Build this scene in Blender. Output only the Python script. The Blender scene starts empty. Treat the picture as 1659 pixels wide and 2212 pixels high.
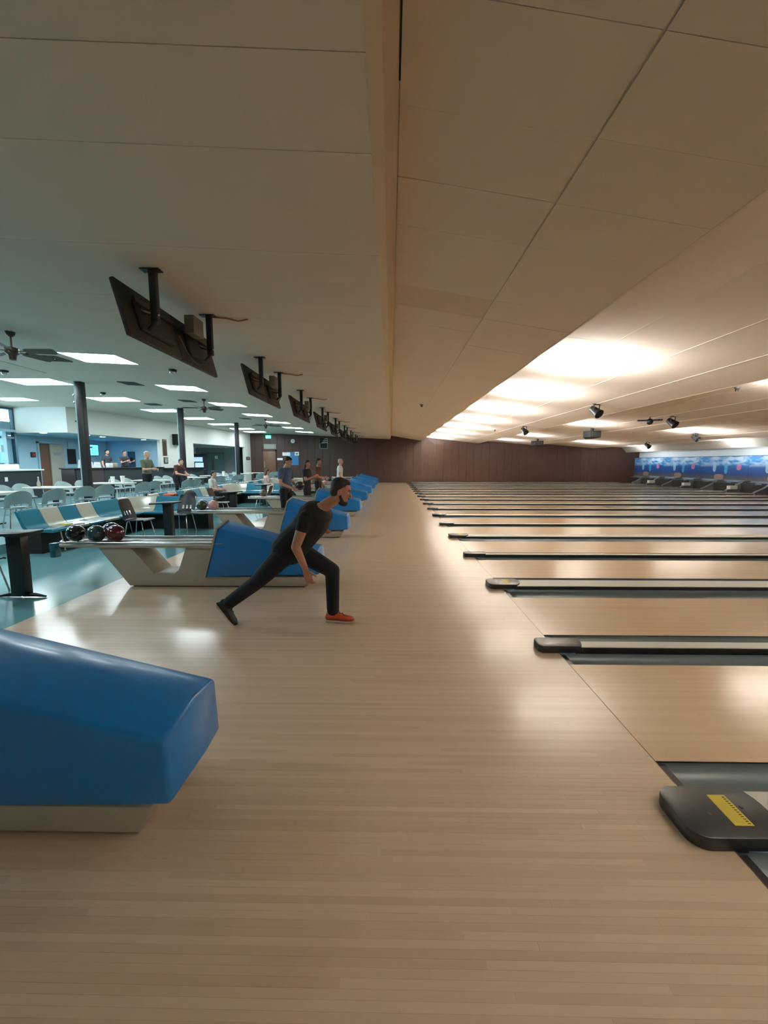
import bpy, bmesh, math, random
from mathutils import Vector, Matrix
random.seed(7)
PI = math.pi
scn = bpy.context.scene
COL = scn.collection

# ------------------------------------------------------------------ camera, world, exposure
cd = bpy.data.cameras.new('camera'); cam = bpy.data.objects.new('camera', cd); COL.objects.link(cam)
cd.sensor_fit = 'VERTICAL'; cd.sensor_height = 24.0; cd.lens = 24.0 * 900.0 / 2212.0
cd.clip_start = 0.05; cd.clip_end = 200
th, yaw = math.radians(6.72), math.radians(0.92)
cam.location = (0, 0, 1.58)
cam.rotation_euler = Vector((-math.sin(yaw) * math.cos(th), math.cos(yaw) * math.cos(th), -math.sin(th))).to_track_quat('-Z', 'Y').to_euler()
scn.camera = cam
cy = scn.cycles; cy.max_bounces = 7; cy.diffuse_bounces = 4; cy.glossy_bounces = 3; cy.transmission_bounces = 4; cy.transparent_max_bounces = 6; cy.caustics_reflective = False; cy.caustics_refractive = False; cy.sample_clamp_indirect = 8.0; cy.adaptive_threshold = 0.025
w = bpy.data.worlds.new('daylight'); scn.world = w; w.use_nodes = True
w.node_tree.nodes['Background'].inputs[0].default_value = (0.62, 0.86, 1.0, 1)
w.node_tree.nodes['Background'].inputs[1].default_value = 5.0
vs = scn.view_settings
vs.view_transform = 'Standard'; vs.look = 'None'; vs.gamma = 1; vs.exposure = 1.28; vs.use_curve_mapping = False

WARM = (1.0, 0.86, 0.67); COOL = (0.84, 0.96, 1.0)
def area(x, y, z, sx, sy, power, col, d):
    l = bpy.data.lights.new('cove_light', 'AREA'); l.shape = 'RECTANGLE'; l.size = sx; l.size_y = sy
    l.energy = power; l.color = col
    o = bpy.data.objects.new('cove_light', l); COL.objects.link(o); o.location = (x, y, z)
    o.rotation_euler = Vector(d).to_track_quat('-Z', 'Y').to_euler(); return o
# fluorescent tubes lying behind the ceiling lips over the lanes: (x of lip, z, [(y0, y1, watts)])
NEUT = (0.97, 0.985, 1.0)
for lx, lz, runs in (
    (2.53, 3.44, [(-3.5, -1.2, 45), (0.2, 2.6, 50), (6.9, 9.5, 130), (10.1, 12.9, 130), (13.5, 16.5, 130), (17.1, 20.0, 130), (20.6, 23.6, 130), (24.2, 27.2, 130), (27.8, 30.8, 110), (31.2, 33.6, 90)]),
    (7.06, 3.24, [(-3, 2.5, 60), (7.0, 10.0, 75), (16.7, 19.6, 90), (24.0, 27.0, 80), (29, 32, 80)]),
    (11.66, 3.06, [(6.0, 9.0, 70), (16.5, 21.0, 90), (26.0, 31, 80)]),
    (16.26, 2.84, [(8, 12, 50), (20.5, 25.0, 60), (29, 33, 60)])):
    for y0, y1, pw in runs:
        area(lx + 0.08, (y0 + y1) / 2, lz + 0.05, 0.05, y1 - y0, pw * 1.9, NEUT, (0.45, 0, 0.9))

# ------------------------------------------------------------------ materials
def lin(c):
    return tuple(((x / 255) / 12.92 if x / 255 <= 0.04045 else ((x / 255 + 0.055) / 1.055) ** 2.4) for x in c)
MATS = {}
def M(name, rgb, rough=0.5, metal=0.0, var=0.08, scale=6.0, bump=0.0, emit=0.0, coat=0.0, spec=0.5, alpha=1.0, stretch=None, bscale=None):
    m = bpy.data.materials.new(name); m.use_nodes = True; nt = m.node_tree; N = nt.nodes; L = nt.links
    b = N['Principled BSDF']; c = lin(rgb)
    b.inputs['Roughness'].default_value = rough; b.inputs['Metallic'].default_value = metal
    b.inputs['Specular IOR Level'].default_value = spec
    b.inputs['Coat Weight'].default_value = coat; b.inputs['Coat Roughness'].default_value = 0.12
    tc = N.new('ShaderNodeTexCoord'); src = tc.outputs['Object']
    if stretch:
        mp = N.new('ShaderNodeMapping'); mp.inputs['Scale'].default_value = stretch; L.new(src, mp.inputs[0]); src = mp.outputs[0]
    nz = N.new('ShaderNodeTexNoise'); nz.inputs['Scale'].default_value = scale; nz.inputs['Detail'].default_value = 3; L.new(src, nz.inputs['Vector'])
    mx = N.new('ShaderNodeMix'); mx.data_type = 'RGBA'
    mx.inputs[6].default_value = (*[x * (1 - var) for x in c], 1); mx.inputs[7].default_value = (*[min(1, x * (1 + var)) for x in c], 1)
    L.new(nz.outputs['Fac'], mx.inputs[0]); L.new(mx.outputs[2], b.inputs['Base Color'])
    if emit:
        L.new(mx.outputs[2], b.inputs['Emission Color']); b.inputs['Emission Strength'].default_value = emit
    if bump:
        n2 = N.new('ShaderNodeTexNoise'); n2.inputs['Scale'].default_value = bscale or scale * 8; L.new(src, n2.inputs['Vector'])
        bp = N.new('ShaderNodeBump'); bp.inputs['Strength'].default_value = bump; bp.inputs['Distance'].default_value = 0.01
        L.new(n2.outputs['Fac'], bp.inputs['Height']); L.new(bp.outputs[0], b.inputs['Normal'])
    if alpha < 1: b.inputs['Alpha'].default_value = alpha
    MATS[name] = m; return m

def wood(name, base, rough, rw=0.027, seg=1.7, var=0.16, coat=0.0, byobj=False, line=0.16, rmap=0.0):
    """narrow strips running along x, each with its own tone and butt joints"""
    m = bpy.data.materials.new(name); m.use_nodes = True; nt = m.node_tree; N = nt.nodes; L = nt.links
    b = N['Principled BSDF']; c = lin(base)
    g = N.new('ShaderNodeNewGeometry'); sp = N.new('ShaderNodeSeparateXYZ'); L.new(g.outputs['Position'], sp.inputs[0])
    def ma(op, a, bb=None):
        n = N.new('ShaderNodeMath'); n.operation = op
        for i, x in enumerate((a, bb)):
            if x is None: continue
            if isinstance(x, (int, float)): n.inputs[i].default_value = x
            else: L.new(x, n.inputs[i])
        return n.outputs[0]
    yr = ma('DIVIDE', sp.outputs[1], rw); row = ma('FLOOR', yr)
    if byobj:
        oi = N.new('ShaderNodeObjectInfo'); tone = oi.outputs['Random']
    else:
        wn = N.new('ShaderNodeTexWhiteNoise'); wn.noise_dimensions = '1D'; L.new(row, wn.inputs['W'])
        sx = ma('DIVIDE', ma('ADD', sp.outputs[0], ma('MULTIPLY', wn.outputs['Value'], 9.0)), seg); sf = ma('FLOOR', sx)
        wv = N.new('ShaderNodeCombineXYZ'); L.new(row, wv.inputs[0]); L.new(sf, wv.inputs[1])
        w2 = N.new('ShaderNodeTexWhiteNoise'); w2.noise_dimensions = '2D'; L.new(wv.outputs[0], w2.inputs['Vector']); tone = w2.outputs['Value']
    mp = N.new('ShaderNodeMapping'); mp.inputs['Scale'].default_value = (1.3, 55, 1); L.new(g.outputs['Position'], mp.inputs[0])
    nz = N.new('ShaderNodeTexNoise'); nz.inputs['Scale'].default_value = 1.6; nz.inputs['Detail'].default_value = 5; L.new(mp.outputs[0], nz.inputs['Vector'])
    n3 = N.new('ShaderNodeTexNoise'); n3.inputs['Scale'].default_value = 0.9; L.new(g.outputs['Position'], n3.inputs['Vector'])
    f = ma('ADD', ma('ADD', ma('MULTIPLY', tone, 0.62), ma('MULTIPLY', nz.outputs['Fac'], 0.2)), ma('MULTIPLY', n3.outputs['Fac'], 0.15))
    mx = N.new('ShaderNodeMix'); mx.data_type = 'RGBA'; L.new(f, mx.inputs[0])
    mx.inputs[6].default_value = (c[0] * (1 - var * 0.9), c[1] * (1 - var * 1.15), c[2] * (1 - var * 1.5), 1)
    mx.inputs[7].default_value = (*[min(1, x * (1 + var)) for x in c], 1)
    fr = ma('FRACT', yr); ed = ma('LESS_THAN', fr, 0.05); dk = N.new('ShaderNodeMix'); dk.data_type = 'RGBA'
    L.new(ma('MULTIPLY', ed, 0.0 if byobj else line), dk.inputs[0]); L.new(mx.outputs[2], dk.inputs[6]); dk.inputs[7].default_value = (c[0] * .35, c[1] * .28, c[2] * .2, 1)
    L.new(dk.outputs[2], b.inputs['Base Color'])
    L.new(ma('ADD', ma('MULTIPLY', nz.outputs['Fac'], 0.08), rough - 0.04), b.inputs['Roughness'])
    b.inputs['Coat Weight'].default_value = coat; b.inputs['Coat Roughness'].default_value = 0.15
    bp = N.new('ShaderNodeBump'); bp.inputs['Strength'].default_value = 0.03; bp.inputs['Distance'].default_value = 0.004
    L.new(nz.outputs['Fac'], bp.inputs['Height']); L.new(bp.outputs[0], b.inputs['Normal'])
    MATS[name] = m; return m

wood('approach_wood', (216, 192, 166), 0.30, var=0.11, coat=0.45, line=0.06)
wood('approach_board', (216, 192, 166), 0.30, var=0.13, coat=0.45, byobj=True)
wood('lane_wood', (208, 178, 144), 0.2, var=0.06, coat=0.5, line=0.05)
M('ceiling_paint', (207, 195, 178), 0.85, var=0.04, scale=1.2, bump=0.15, bscale=260)
M('beam_paint', (210, 188, 156), 0.75, var=0.10, scale=1.0)
M('ceiling_stain', (198, 184, 162), 0.85, var=0.06, scale=1.2)
M('white_wall', (222, 222, 214), 0.8, var=0.03, scale=0.7)
M('blue_wall', (158, 196, 210), 0.8, var=0.05, scale=0.7)
M('grey_wall', (150, 155, 152), 0.8, var=0.05, scale=0.7)
M('mask_wall', (196, 206, 208), 0.8, var=0.03, scale=0.7)
M('bulkhead_shade', (150, 146, 136), 0.8, var=0.03, scale=0.7)
M('panel_brown', (70, 47, 37), 0.45, var=0.25, scale=2.0, stretch=(14, 14, 0.8))
M('door_brown', (110, 78, 56), 0.45, var=0.25, scale=2.0, stretch=(14, 14, 0.8))
M('teal_tile', (104, 158, 164), 0.16, var=0.12, scale=1.4, coat=0.3)
M('concourse_tile', (112, 150, 154), 0.25, var=0.12, scale=1.4)
M('gutter_grey', (92, 104, 108), 0.32, var=0.08, scale=4)
M('gutter_dark', (26, 29, 31), 0.4, var=0.08)
M('pit_black', (20, 20, 22), 0.8)
M('cap_white', (205, 204, 196), 0.35, var=0.04)
M('cap_black', (34, 34, 35), 0.38, var=0.08)
M('sticker_yellow', (206, 184, 62), 0.5, var=0.05)
M('ink', (60, 52, 20), 0.6)
M('hood_blue', (10, 116, 192), 0.28, var=0.04, scale=3, coat=0.2)
M('return_grey', (176, 170, 156), 0.45, var=0.06, scale=5)
M('rail_metal', (186, 188, 184), 0.18, metal=0.9)
M('black_metal', (26, 26, 28), 0.4, var=0.15)
M('black_matte', (22, 22, 22), 0.75, var=0.15)
M('tv_back', (52, 48, 44), 0.6, var=0.25, scale=9)
M('tv_box', (112, 104, 90), 0.6)
M('screen_dark', (14, 16, 20), 0.12)
M('beige_plastic', (168, 156, 132), 0.55)
M('orange_wire', (170, 92, 44), 0.5)
M('chrome', (200, 200, 200), 0.15, metal=1)
M('bench_teal', (32, 112, 136), 0.22, var=0.05, coat=0.3)
M('bench_cream', (172, 170, 154), 0.25, var=0.05, coat=0.3)
M('shell_grey', (142, 160, 160), 0.3, var=0.05)
M('shell_navy', (24, 32, 38), 0.35, var=0.1)
M('shell_brown', (54, 40, 38), 0.4, var=0.1)
M('table_white', (214, 214, 206), 0.3, var=0.03)
M('pillar_paint', (34, 32, 34), 0.45, var=0.1)
M('pillar_side', (168, 196, 202), 0.4)
M('counter_dark', (46, 54, 60), 0.5, var=0.1)
M('counter_maroon', (74, 60, 62), 0.5, var=0.1)
M('counter_top', (34, 32, 34), 0.25)
M('ledge_white', (226, 232, 230), 0.35)
M('paper_white', (240, 242, 240), 0.7, var=0.02)
M('cup_white', (240, 240, 236), 0.5, var=0.02)
M('brass', (84, 66, 52), 0.4, metal=0.3)
M('fan_blade', (92, 84, 76), 0.6, var=0.2, stretch=(1, 12, 1))
M('vent_grey', (66, 68, 66), 0.6)
M('lamp_white', (255, 255, 255), 0.5, var=0.0)
M('frame_blue', (42, 78, 96), 0.5)
M('skin_light', (206, 156, 132), 0.5, var=0.06, scale=10)
M('skin_tan', (176, 124, 98), 0.5, var=0.06, scale=10)
M('hair_dark', (34, 26, 24), 0.6, var=0.2, scale=30)
M('hair_grey', (170, 166, 158), 0.6, var=0.15, scale=30)
M('hair_brown', (84, 64, 50), 0.6, var=0.2, scale=30)
M('shirt_black', (15, 16, 19), 0.85, var=0.12, scale=10, bump=0.1)
M('jeans_navy', (15, 18, 27), 0.85, var=0.15, scale=12, bump=0.1)
M('shirt_blue', (70, 92, 126), 0.85, var=0.1)
M('shirt_green', (98, 104, 86), 0.85, var=0.1)
M('shirt_maroon', (84, 50, 46), 0.85, var=0.1)
M('shirt_white', (214, 218, 214), 0.85, var=0.04)
M('shirt_pink', (222, 178, 174), 0.85, var=0.06)
M('shirt_charcoal', (60, 66, 76), 0.85, var=0.1)
M('shoe_red', (188, 76, 34), 0.4, var=0.12)
M('shoe_black', (24, 24, 24), 0.4, var=0.12)
M('sole_pale', (196, 182, 160), 0.6)
M('eye_white', (230, 230, 226), 0.2)
M('bag_orange', (206, 96, 70), 0.7)
M('bag_black', (28, 28, 32), 0.7)
M('poster_blue', (60, 130, 186), 0.5)
M('clock_face', (226, 232, 236), 0.4)
M('plaque_wood', (92, 62, 50), 0.5)
M('pin_white', (236, 234, 226), 0.3)
M('pin_red', (190, 40, 36), 0.4)
M('kick_grey', (92, 92, 94), 0.55, var=0.2)
M('glass_door', (150, 190, 196), 0.05, alpha=0.35)
M('machine_blue', (30, 60, 120), 0.3)
def emat(name, rgb, strength):
    m = bpy.data.materials.new(name); m.use_nodes = True; b = m.node_tree.nodes['Principled BSDF']
    b.inputs['Base Color'].default_value = (0.8, 0.8, 0.8, 1); b.inputs['Emission Color'].default_value = (*rgb, 1); b.inputs['Emission Strength'].default_value = strength
    MATS[name] = m; return m
emat('troffer_glow', COOL, 9.0)
emat('downlight_glow', (0.85, 0.95, 1.0), 140.0)
emat('screen_blue', (0.03, 0.35, 0.95), 2.2)
emat('exit_green', (0.05, 0.9, 0.62), 1.6)
emat('machine_glow', (0.12, 0.28, 0.85), 0.5)
gm = bpy.data.materials.new('window_glass'); gm.use_nodes = True; _n = gm.node_tree
_t = _n.nodes.new('ShaderNodeBsdfTransparent'); _t.inputs[0].default_value = (0.86, 0.94, 0.97, 1); _g = _n.nodes.new('ShaderNodeBsdfGlossy'); _g.inputs['Roughness'].default_value = 0.03
_x = _n.nodes.new('ShaderNodeMixShader'); _x.inputs[0].default_value = 0.08
_n.links.new(_t.outputs[0], _x.inputs[1]); _n.links.new(_g.outputs[0], _x.inputs[2]); _n.links.new(_x.outputs[0], _n.nodes['Material Output'].inputs[0]); MATS['window_glass'] = gm
BALLC = {'ball_black': (26, 26, 30), 'ball_teal': (40, 70, 74), 'ball_maroon': (84, 22, 30), 'ball_green': (66, 78, 46), 'ball_pink': (196, 150, 150), 'ball_blue': (40, 120, 170), 'ball_grey': (110, 104, 96), 'ball_navy': (30, 34, 70)}
for k_, c_ in BALLC.items(): M(k_, c_, 0.08, var=0.25, scale=9, coat=0.6)

# masking unit print: blue scenery with pale cloud streaks, light pillars, rosy glow and a rocky foot
def mask_material():
    m = bpy.data.materials.new('mask_print'); m.use_nodes = True; nt = m.node_tree; N = nt.nodes; L = nt.links; b = N['Principled BSDF']
    b.inputs['Roughness'].default_value = 0.35
    tc = N.new('ShaderNodeTexCoord'); sp = N.new('ShaderNodeSeparateXYZ'); L.new(tc.outputs['Object'], sp.inputs[0])
    cr = N.new('ShaderNodeValToRGB'); e = cr.color_ramp.elements
    e[0].position = 0.0; e[0].color = (*lin((92, 84, 78)), 1); e[1].position = 1; e[1].color = (*lin((60, 130, 190)), 1)
    for p_, c in ((0.12, (66, 76, 100)), (0.22, (36, 64, 120)), (0.5, (26, 84, 156)), (0.75, (40, 130, 200))):
        q = e.new(p_); q.color = (*lin(c), 1)
    def ma(op, a, bb=None, c=None):
        n = N.new('ShaderNodeMath'); n.operation = op
        for i, x in enumerate((a, bb, c)):
            if x is None: continue
            if isinstance(x, (int, float)): n.inputs[i].default_value = x
            else: L.new(x, n.inputs[i])
        return n.outputs[0]
    nz = N.new('ShaderNodeTexNoise'); nz.inputs['Scale'].default_value = 3.5; L.new(tc.outputs['Object'], nz.inputs['Vector'])
    zz = ma('DIVIDE', sp.outputs[2], 1.33)
    L.new(ma('ADD', zz, ma('MULTIPLY', ma('SUBTRACT', nz.outputs['Fac'], 0.5), 0.25)), cr.inputs[0])
    # cloud streaks near the top
    mp = N.new('ShaderNodeMapping'); mp.inputs['Scale'].default_value = (1, 0.8, 2.6); mp.inputs['Rotation'].default_value = (0.25, 0, 0); L.new(tc.outputs['Object'], mp.inputs[0])
    n2 = N.new('ShaderNodeTexNoise'); n2.inputs['Scale'].default_value = 1.5; n2.inputs['Detail'].default_value = 4; L.new(mp.outputs[0], n2.inputs['Vector'])
    cl_ = N.new('ShaderNodeClamp'); L.new(ma('MULTIPLY', ma('SUBTRACT', n2.outputs['Fac'], 0.44), 7.0), cl_.inputs[0])
    cz = N.new('ShaderNodeClamp'); L.new(ma('MULTIPLY', ma('SUBTRACT', zz, 0.52), 5.0), cz.inputs[0])
    st = ma('MULTIPLY', cl_.outputs[0], cz.outputs[0])
    st = ma('MULTIPLY', st, 0.6)
    m1 = N.new('ShaderNodeMix'); m1.data_type = 'RGBA'; L.new(st, m1.inputs[0]); L.new(cr.outputs[0], m1.inputs[6]); m1.inputs[7].default_value = (*lin((206, 226, 230)), 1)
    cur = m1.outputs[2]
    def blob(yc, zc, ry, rz, col, prev, k):
        dy = ma('DIVIDE', ma('SUBTRACT', sp.outputs[1], yc), ry); dz = ma('DIVIDE', ma('SUBTRACT', sp.outputs[2], zc), rz)
        d = ma('ADD', ma('POWER', ma('ABSOLUTE', dy), 2.0), ma('POWER', ma('ABSOLUTE', dz), 4.0))
        f = ma('MULTIPLY', ma('LESS_THAN', ma('ADD', d, ma('MULTIPLY', nz.outputs['Fac'], 0.5)), 1.2), k)
        mm = N.new('ShaderNodeMix'); mm.data_type = 'RGBA'; L.new(f, mm.inputs[0]); L.new(prev, mm.inputs[6]); mm.inputs[7].default_value = (*lin(col), 1); return mm.outputs[2]
    cur = blob(-1.15, 0.72, 0.16, 0.17, (196, 110, 150), cur, 0.8)
    cur = blob(0.62, 0.72, 0.13, 0.30, (150, 200, 224), cur, 0.8)
    cur = blob(-0.25, 0.66, 0.12, 0.33, (70, 160, 210), cur, 0.8)
    cur = blob(0.25, 0.15, 0.35, 0.16, (170, 146, 120), cur, 0.6)
    L.new(cur, b.inputs['Base Color']); MATS['mask_print'] = m
mask_material()

# ------------------------------------------------------------------ mesh helpers
class MB:
    def __init__(s): s.v = []; s.f = []
    def add(s, vs, fs):
        k = len(s.v); s.v += [tuple(p) for p in vs]; s.f += [tuple(i + k for i in q) for q in fs]; return s
    def box(s, x0, x1, y0, y1, z0, z1):
        return s.add([(x0, y0, z0), (x1, y0, z0), (x1, y1, z0), (x0, y1, z0), (x0, y0, z1), (x1, y0, z1), (x1, y1, z1), (x0, y1, z1)],
                     [(0, 3, 2, 1), (4, 5, 6, 7), (0, 1, 5, 4), (1, 2, 6, 5), (2, 3, 7, 6), (3, 0, 4, 7)])
    def prism(s, poly, axis, a, b):
        n = len(poly)
        mk = {'x': lambda t, p: (t, p[0], p[1]), 'y': lambda t, p: (p[0], t, p[1]), 'z': lambda t, p: (p[0], p[1], t)}[axis]
        vs_ = [mk(a, p) for p in poly] + [mk(b, p) for p in poly]
        return s.add(vs_, [tuple(range(n))[::-1], tuple(range(n, 2 * n))] + [(i, (i + 1) % n, n + (i + 1) % n, n + i) for i in range(n)])
    def rings(s, rs, cap=True, closed=False):
        n = len(rs[0]); vs_ = [p for r in rs for p in r]; fs = []
        m = len(rs)
        for j in range(m if closed else m - 1):
            k = (j + 1) % m
            for i in range(n): fs.append((j * n + i, j * n + (i + 1) % n, k * n + (i + 1) % n, k * n + i))
        if cap and not closed: fs += [tuple(range(n))[::-1], tuple(range((m - 1) * n, m * n))]
        return s.add(vs_, fs)
    def tube(s, pts, r, n=8, cap=True):
        pts = [Vector(p) for p in pts]; rs = []; prev = None
        for i, p in enumerate(pts):
            d = (pts[min(i + 1, len(pts) - 1)] - pts[max(i - 1, 0)]).normalized()
            if prev is None: a = d.cross(Vector((0, 0, 1)) if abs(d.z) < 0.9 else Vector((1, 0, 0))).normalized()
            else: a = (prev - d * prev.dot(d)).normalized()
            prev = a; bb = d.cross(a); rr = r[i] if isinstance(r, (list, tuple)) else r
            rs.append([p + (a * math.cos(2 * PI * k / n) + bb * math.sin(2 * PI * k / n)) * rr for k in range(n)])
        return s.rings(rs, cap)
    def lathe(s, prof, c=(0, 0, 0), n=20):
        c = Vector(c)
        return s.rings([[c + Vector((r * math.cos(2 * PI * k / n), r * math.sin(2 * PI * k / n), z)) for k in range(n)] for r, z in prof])
    def ball(s, c, r, nu=14, nv=8, ax=None):
        c = Vector(c); r = (r, r, r) if isinstance(r, (int, float)) else r
        ax = ax or (Vector((1, 0, 0)), Vector((0, 1, 0)), Vector((0, 0, 1)))
        rs = []
        for j in range(nv + 1):
            t = -PI / 2 + PI * j / nv; q = max(math.cos(t), 0.02)
            rs.append([c + ax[0] * (r[0] * q * math.cos(2 * PI * k / nu)) + ax[1] * (r[1] * q * math.sin(2 * PI * k / nu)) + ax[2] * (r[2] * math.sin(t)) for k in range(nu)])
        return s.rings(rs)
    def capsule(s, a, b, ra, rb, n=12):
        a, b = Vector(a), Vector(b); d = (b - a).normalized(); pts = []; rr = []
        for t in (1.0, 0.85, 0.5): pts.append(a - d * ra * t); rr.append(max(ra * math.sqrt(1 - t * t), ra * 0.05))
        pts.append(a); rr.append(ra); pts.append((a + b) / 2); rr.append((ra + rb) / 2); pts.append(b); rr.append(rb)
        for t in (0.5, 0.85, 1.0): pts.append(b + d * rb * t); rr.append(max(rb * math.sqrt(1 - t * t), rb * 0.05))
        return s.tube(pts, rr, n)
    def rrect(s, x0, x1, y0, y1, z0, z1, r, n=5):
        return s.prism(rr_poly(x0, x1, y0, y1, r, n), 'z', z0, z1)
    def xf(s, mat):
        s.v = [tuple(mat @ Vector(p)) for p in s.v]; return s
    def mesh(s, name, bevel=0, seg=2, smooth=False):
        me = bpy.data.meshes.new(name); bm = bmesh.new()
        bv = [bm.verts.new(p) for p in s.v]
        for q in s.f:
            try: bm.faces.new([bv[i] for i in q])
            except ValueError: pass
        bmesh.ops.recalc_face_normals(bm, faces=bm.faces[:])
        if bevel:
            es = [e for e in bm.edges if len(e.link_faces) == 2 and e.calc_face_angle(0) > 0.5]
            bmesh.ops.bevel(bm, geom=es, offset=bevel, segments=seg, profile=0.5, affect='EDGES', clamp_overlap=True)
        bm.to_mesh(me); bm.free()
        if smooth or bevel:
            me.polygons.foreach_set('use_smooth', [True] * len(me.polygons))
            if hasattr(me, 'set_sharp_from_angle'): me.set_sharp_from_angle(angle=math.radians(50 if smooth else 32))
        return me
    def build(s, name, mat, parent=None, bevel=0, seg=2, smooth=False, loc=None):
        me = s.mesh(name, bevel, seg, smooth); me.materials.append(MATS[mat])
        o = bpy.data.objects.new(name, me); COL.objects.link(o)
        if parent: o.parent = parent
        if loc: o.location = loc
        return o
def rr_poly(x0, x1, y0, y1, r, n=5):
    p = []
    for cx, cy, a0 in ((x1 - r, y1 - r, 0), (x0 + r, y1 - r, PI / 2), (x0 + r, y0 + r, PI), (x1 - r, y0 + r, 1.5 * PI)):
        for k in range(n + 1): p.append((cx + r * math.cos(a0 + PI / 2 * k / n), cy + r * math.sin(a0 + PI / 2 * k / n)))
    return p
def tag(o, label, cat, group=None):
    o['label'] = label; o['category'] = cat
    if group: o['group'] = group
    return o
def struct(o, label=None):
    o['kind'] = 'structure'
    if label: o['label'] = label
    return o
def thing(name, label, cat, loc=(0, 0, 0), rz=0, group=None):
    o = bpy.data.objects.new(name, None); COL.objects.link(o); o.location = loc; o.rotation_euler = (0, 0, rz)
    o.empty_display_size = 0.1
    return tag(o, label, cat, group)
def dup(root, loc, rz=None, label=None, group=None):
    def cp(o, par):
        c = o.copy(); COL.objects.link(c); c.parent = par
        for ch in KIDS.get(o.name, ()): cp(ch, c)
        return c
    global KIDS
    KIDS = {}
    def walk(o):
        KIDS[o.name] = list(o.children)
        for ch in o.children: walk(ch)
    walk(root)
    r = cp(root, None); r.location = loc
    if rz is not None: r.rotation_euler = (0, 0, rz)
    if label: r['label'] = label
    if group: r['group'] = group
    return r
ORD = ['nearest', 'second', 'third', 'fourth', 'fifth', 'sixth', 'seventh', 'eighth', 'ninth', 'tenth', 'eleventh', 'twelfth', 'thirteenth', 'fourteenth', 'fifteenth', 'sixteenth', 'seventeenth', 'eighteenth', 'nineteenth', 'twentieth', 'twenty-first']
P = 3.57                      # pitch of a pair of lanes along y
FOUL, APP, WALLY, YB = 1.41, -3.70, 33.9, -4.6

# ------------------------------------------------------------------ the setting
# approach floor: a slab, and in front of the camera every maple strip on its own
fl = struct(MB().box(APP, FOUL, YB, WALLY, -0.06, 0.0).build('floor', 'approach_wood'), 'pale maple approach floor in front of the lanes')
RW = 0.027; nrow = 0; boards = 0; meshes = {}
y = 0.567
while y < 2.06:
    x = -2.1 - random.random() * 0.9; lim = 1.405
    while x < lim and boards < 296:
        ln = random.choice((0.75, 1.0, 1.25, 1.5)); x1 = min(x + ln, lim)
        if lim - x1 < 0.3: x1 = lim
        key = round(x1 - x, 2)
        if key not in meshes:
            meshes[key] = MB().box(0.0003, x1 - x - 0.0003, 0.0002, RW - 0.0002, -0.004, 0.0016).mesh('board'); meshes[key].materials.append(MATS['approach_board'])
        o = bpy.data.objects.new('board', meshes[key]); COL.objects.link(o); o.parent = fl; o.location = (x, y, random.uniform(0, 0.0003)); boards += 1
        x = x1
    y += RW
struct(MB().box(-6.75, APP, YB, WALLY, -0.06, -0.001).build('floor_seating', 'teal_tile'), 'shiny teal tiled floor of the seating area')
struct(MB().box(-20.5, -6.75, YB, WALLY + 0.6, -0.06, 0.17).build('floor_concourse', 'concourse_tile'), 'raised teal concourse floor behind the benches')
struct(MB().box(FOUL, 21.6, YB, WALLY, -0.2, -0.12).build('floor_underlane', 'pit_black'), 'dark bed under the gutters')

# far wall of vertical brown panels
wf = struct(MB().box(-12.6, 21.6, WALLY + 0.02, WALLY + 0.2, -0.1, 4.3).build('wall_far', 'pit_black'), 'dark brown panelled end wall')
pw = 0.61; pm = MB().box(0.004, pw - 0.004, 0, 0.03, 0.0, 4.2).mesh('panel', bevel=0.004, seg=1); pm.materials.append(MATS['panel_brown'])
x = -11.6
while x < 21.0:
    o = bpy.data.objects.new('panel', pm); COL.objects.link(o); o.parent = wf; o.location = (x, WALLY - 0.012 + random.uniform(-0.003, 0.003), 0); x += pw
struct(MB().box(-20.6, 21.6, YB - 0.2, YB, -0.1, 4.3).build('wall_back', 'white_wall'))
struct(MB().box(19.85, 20.0, YB, WALLY, 1.95, 4.2).build('wall_right', 'mask_wall'), 'pale blue-grey wall above the masking units')
struct(MB().box(21.4, 21.6, YB, WALLY, -0.2, 2.2).build('wall_pit', 'pit_black'), 'black curtain wall behind the pin decks')

# ceilings
ZL = lambda x_: 3.458 - 0.05 * x_ if x_ > -9 else 3.908
TH = 0.635; T0 = 2.16 - 4 * TH; NR = 18; YT = T0 + NR * TH
def slab(name, pts, y0, y1, up, mat, label=None):
    poly = [(a, b) for a, b in pts] + [(pts[-1][0], 4.6), (pts[0][0], 4.6)]
    return struct(MB().prism([(a, b + (up if b < 4.5 else 0)) for a, b in poly], 'y', y0, y1).build(name, mat), label)
cl = slab('ceiling', [(-0.04, ZL(-0.04)), (-9, ZL(-9))], YT, WALLY + 0.05, 0, 'ceiling_paint', 'cream ceiling over the seating area')
slab('ceiling_near', [(-0.04, ZL(-0.04)), (-9, ZL(-9))], YB, YT, 0.012, 'ceiling_paint', 'backing of the near ceiling panels')
slab('ceiling_concourse', [(-9, 3.908), (-20.6, 3.908)], YB, WALLY + 0.8, 0, 'ceiling_paint', 'ceiling over the concourse')
SEC = [(0.045, 3.735, 2.45, 3.335), (2.45, 3.62, 7.0, 3.13), (7.0, 3.37, 11.6, 2.97), (11.6, 3.14, 16.2, 2.74), (16.2, 2.92, 18.4, 2.80)]
lane_ceil = []
for i, (x0, z0, x1, z1) in enumerate(SEC):
    s_ = slab('ceiling_lane', [(x0, z0), (x1, z1)], YB, WALLY + 0.05, 0.012, 'ceiling_paint', ['first', 'second', 'third', 'fourth', 'last'][i] + ' sloping ceiling bay over the lanes')
    lane_ceil.append(s_)
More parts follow.
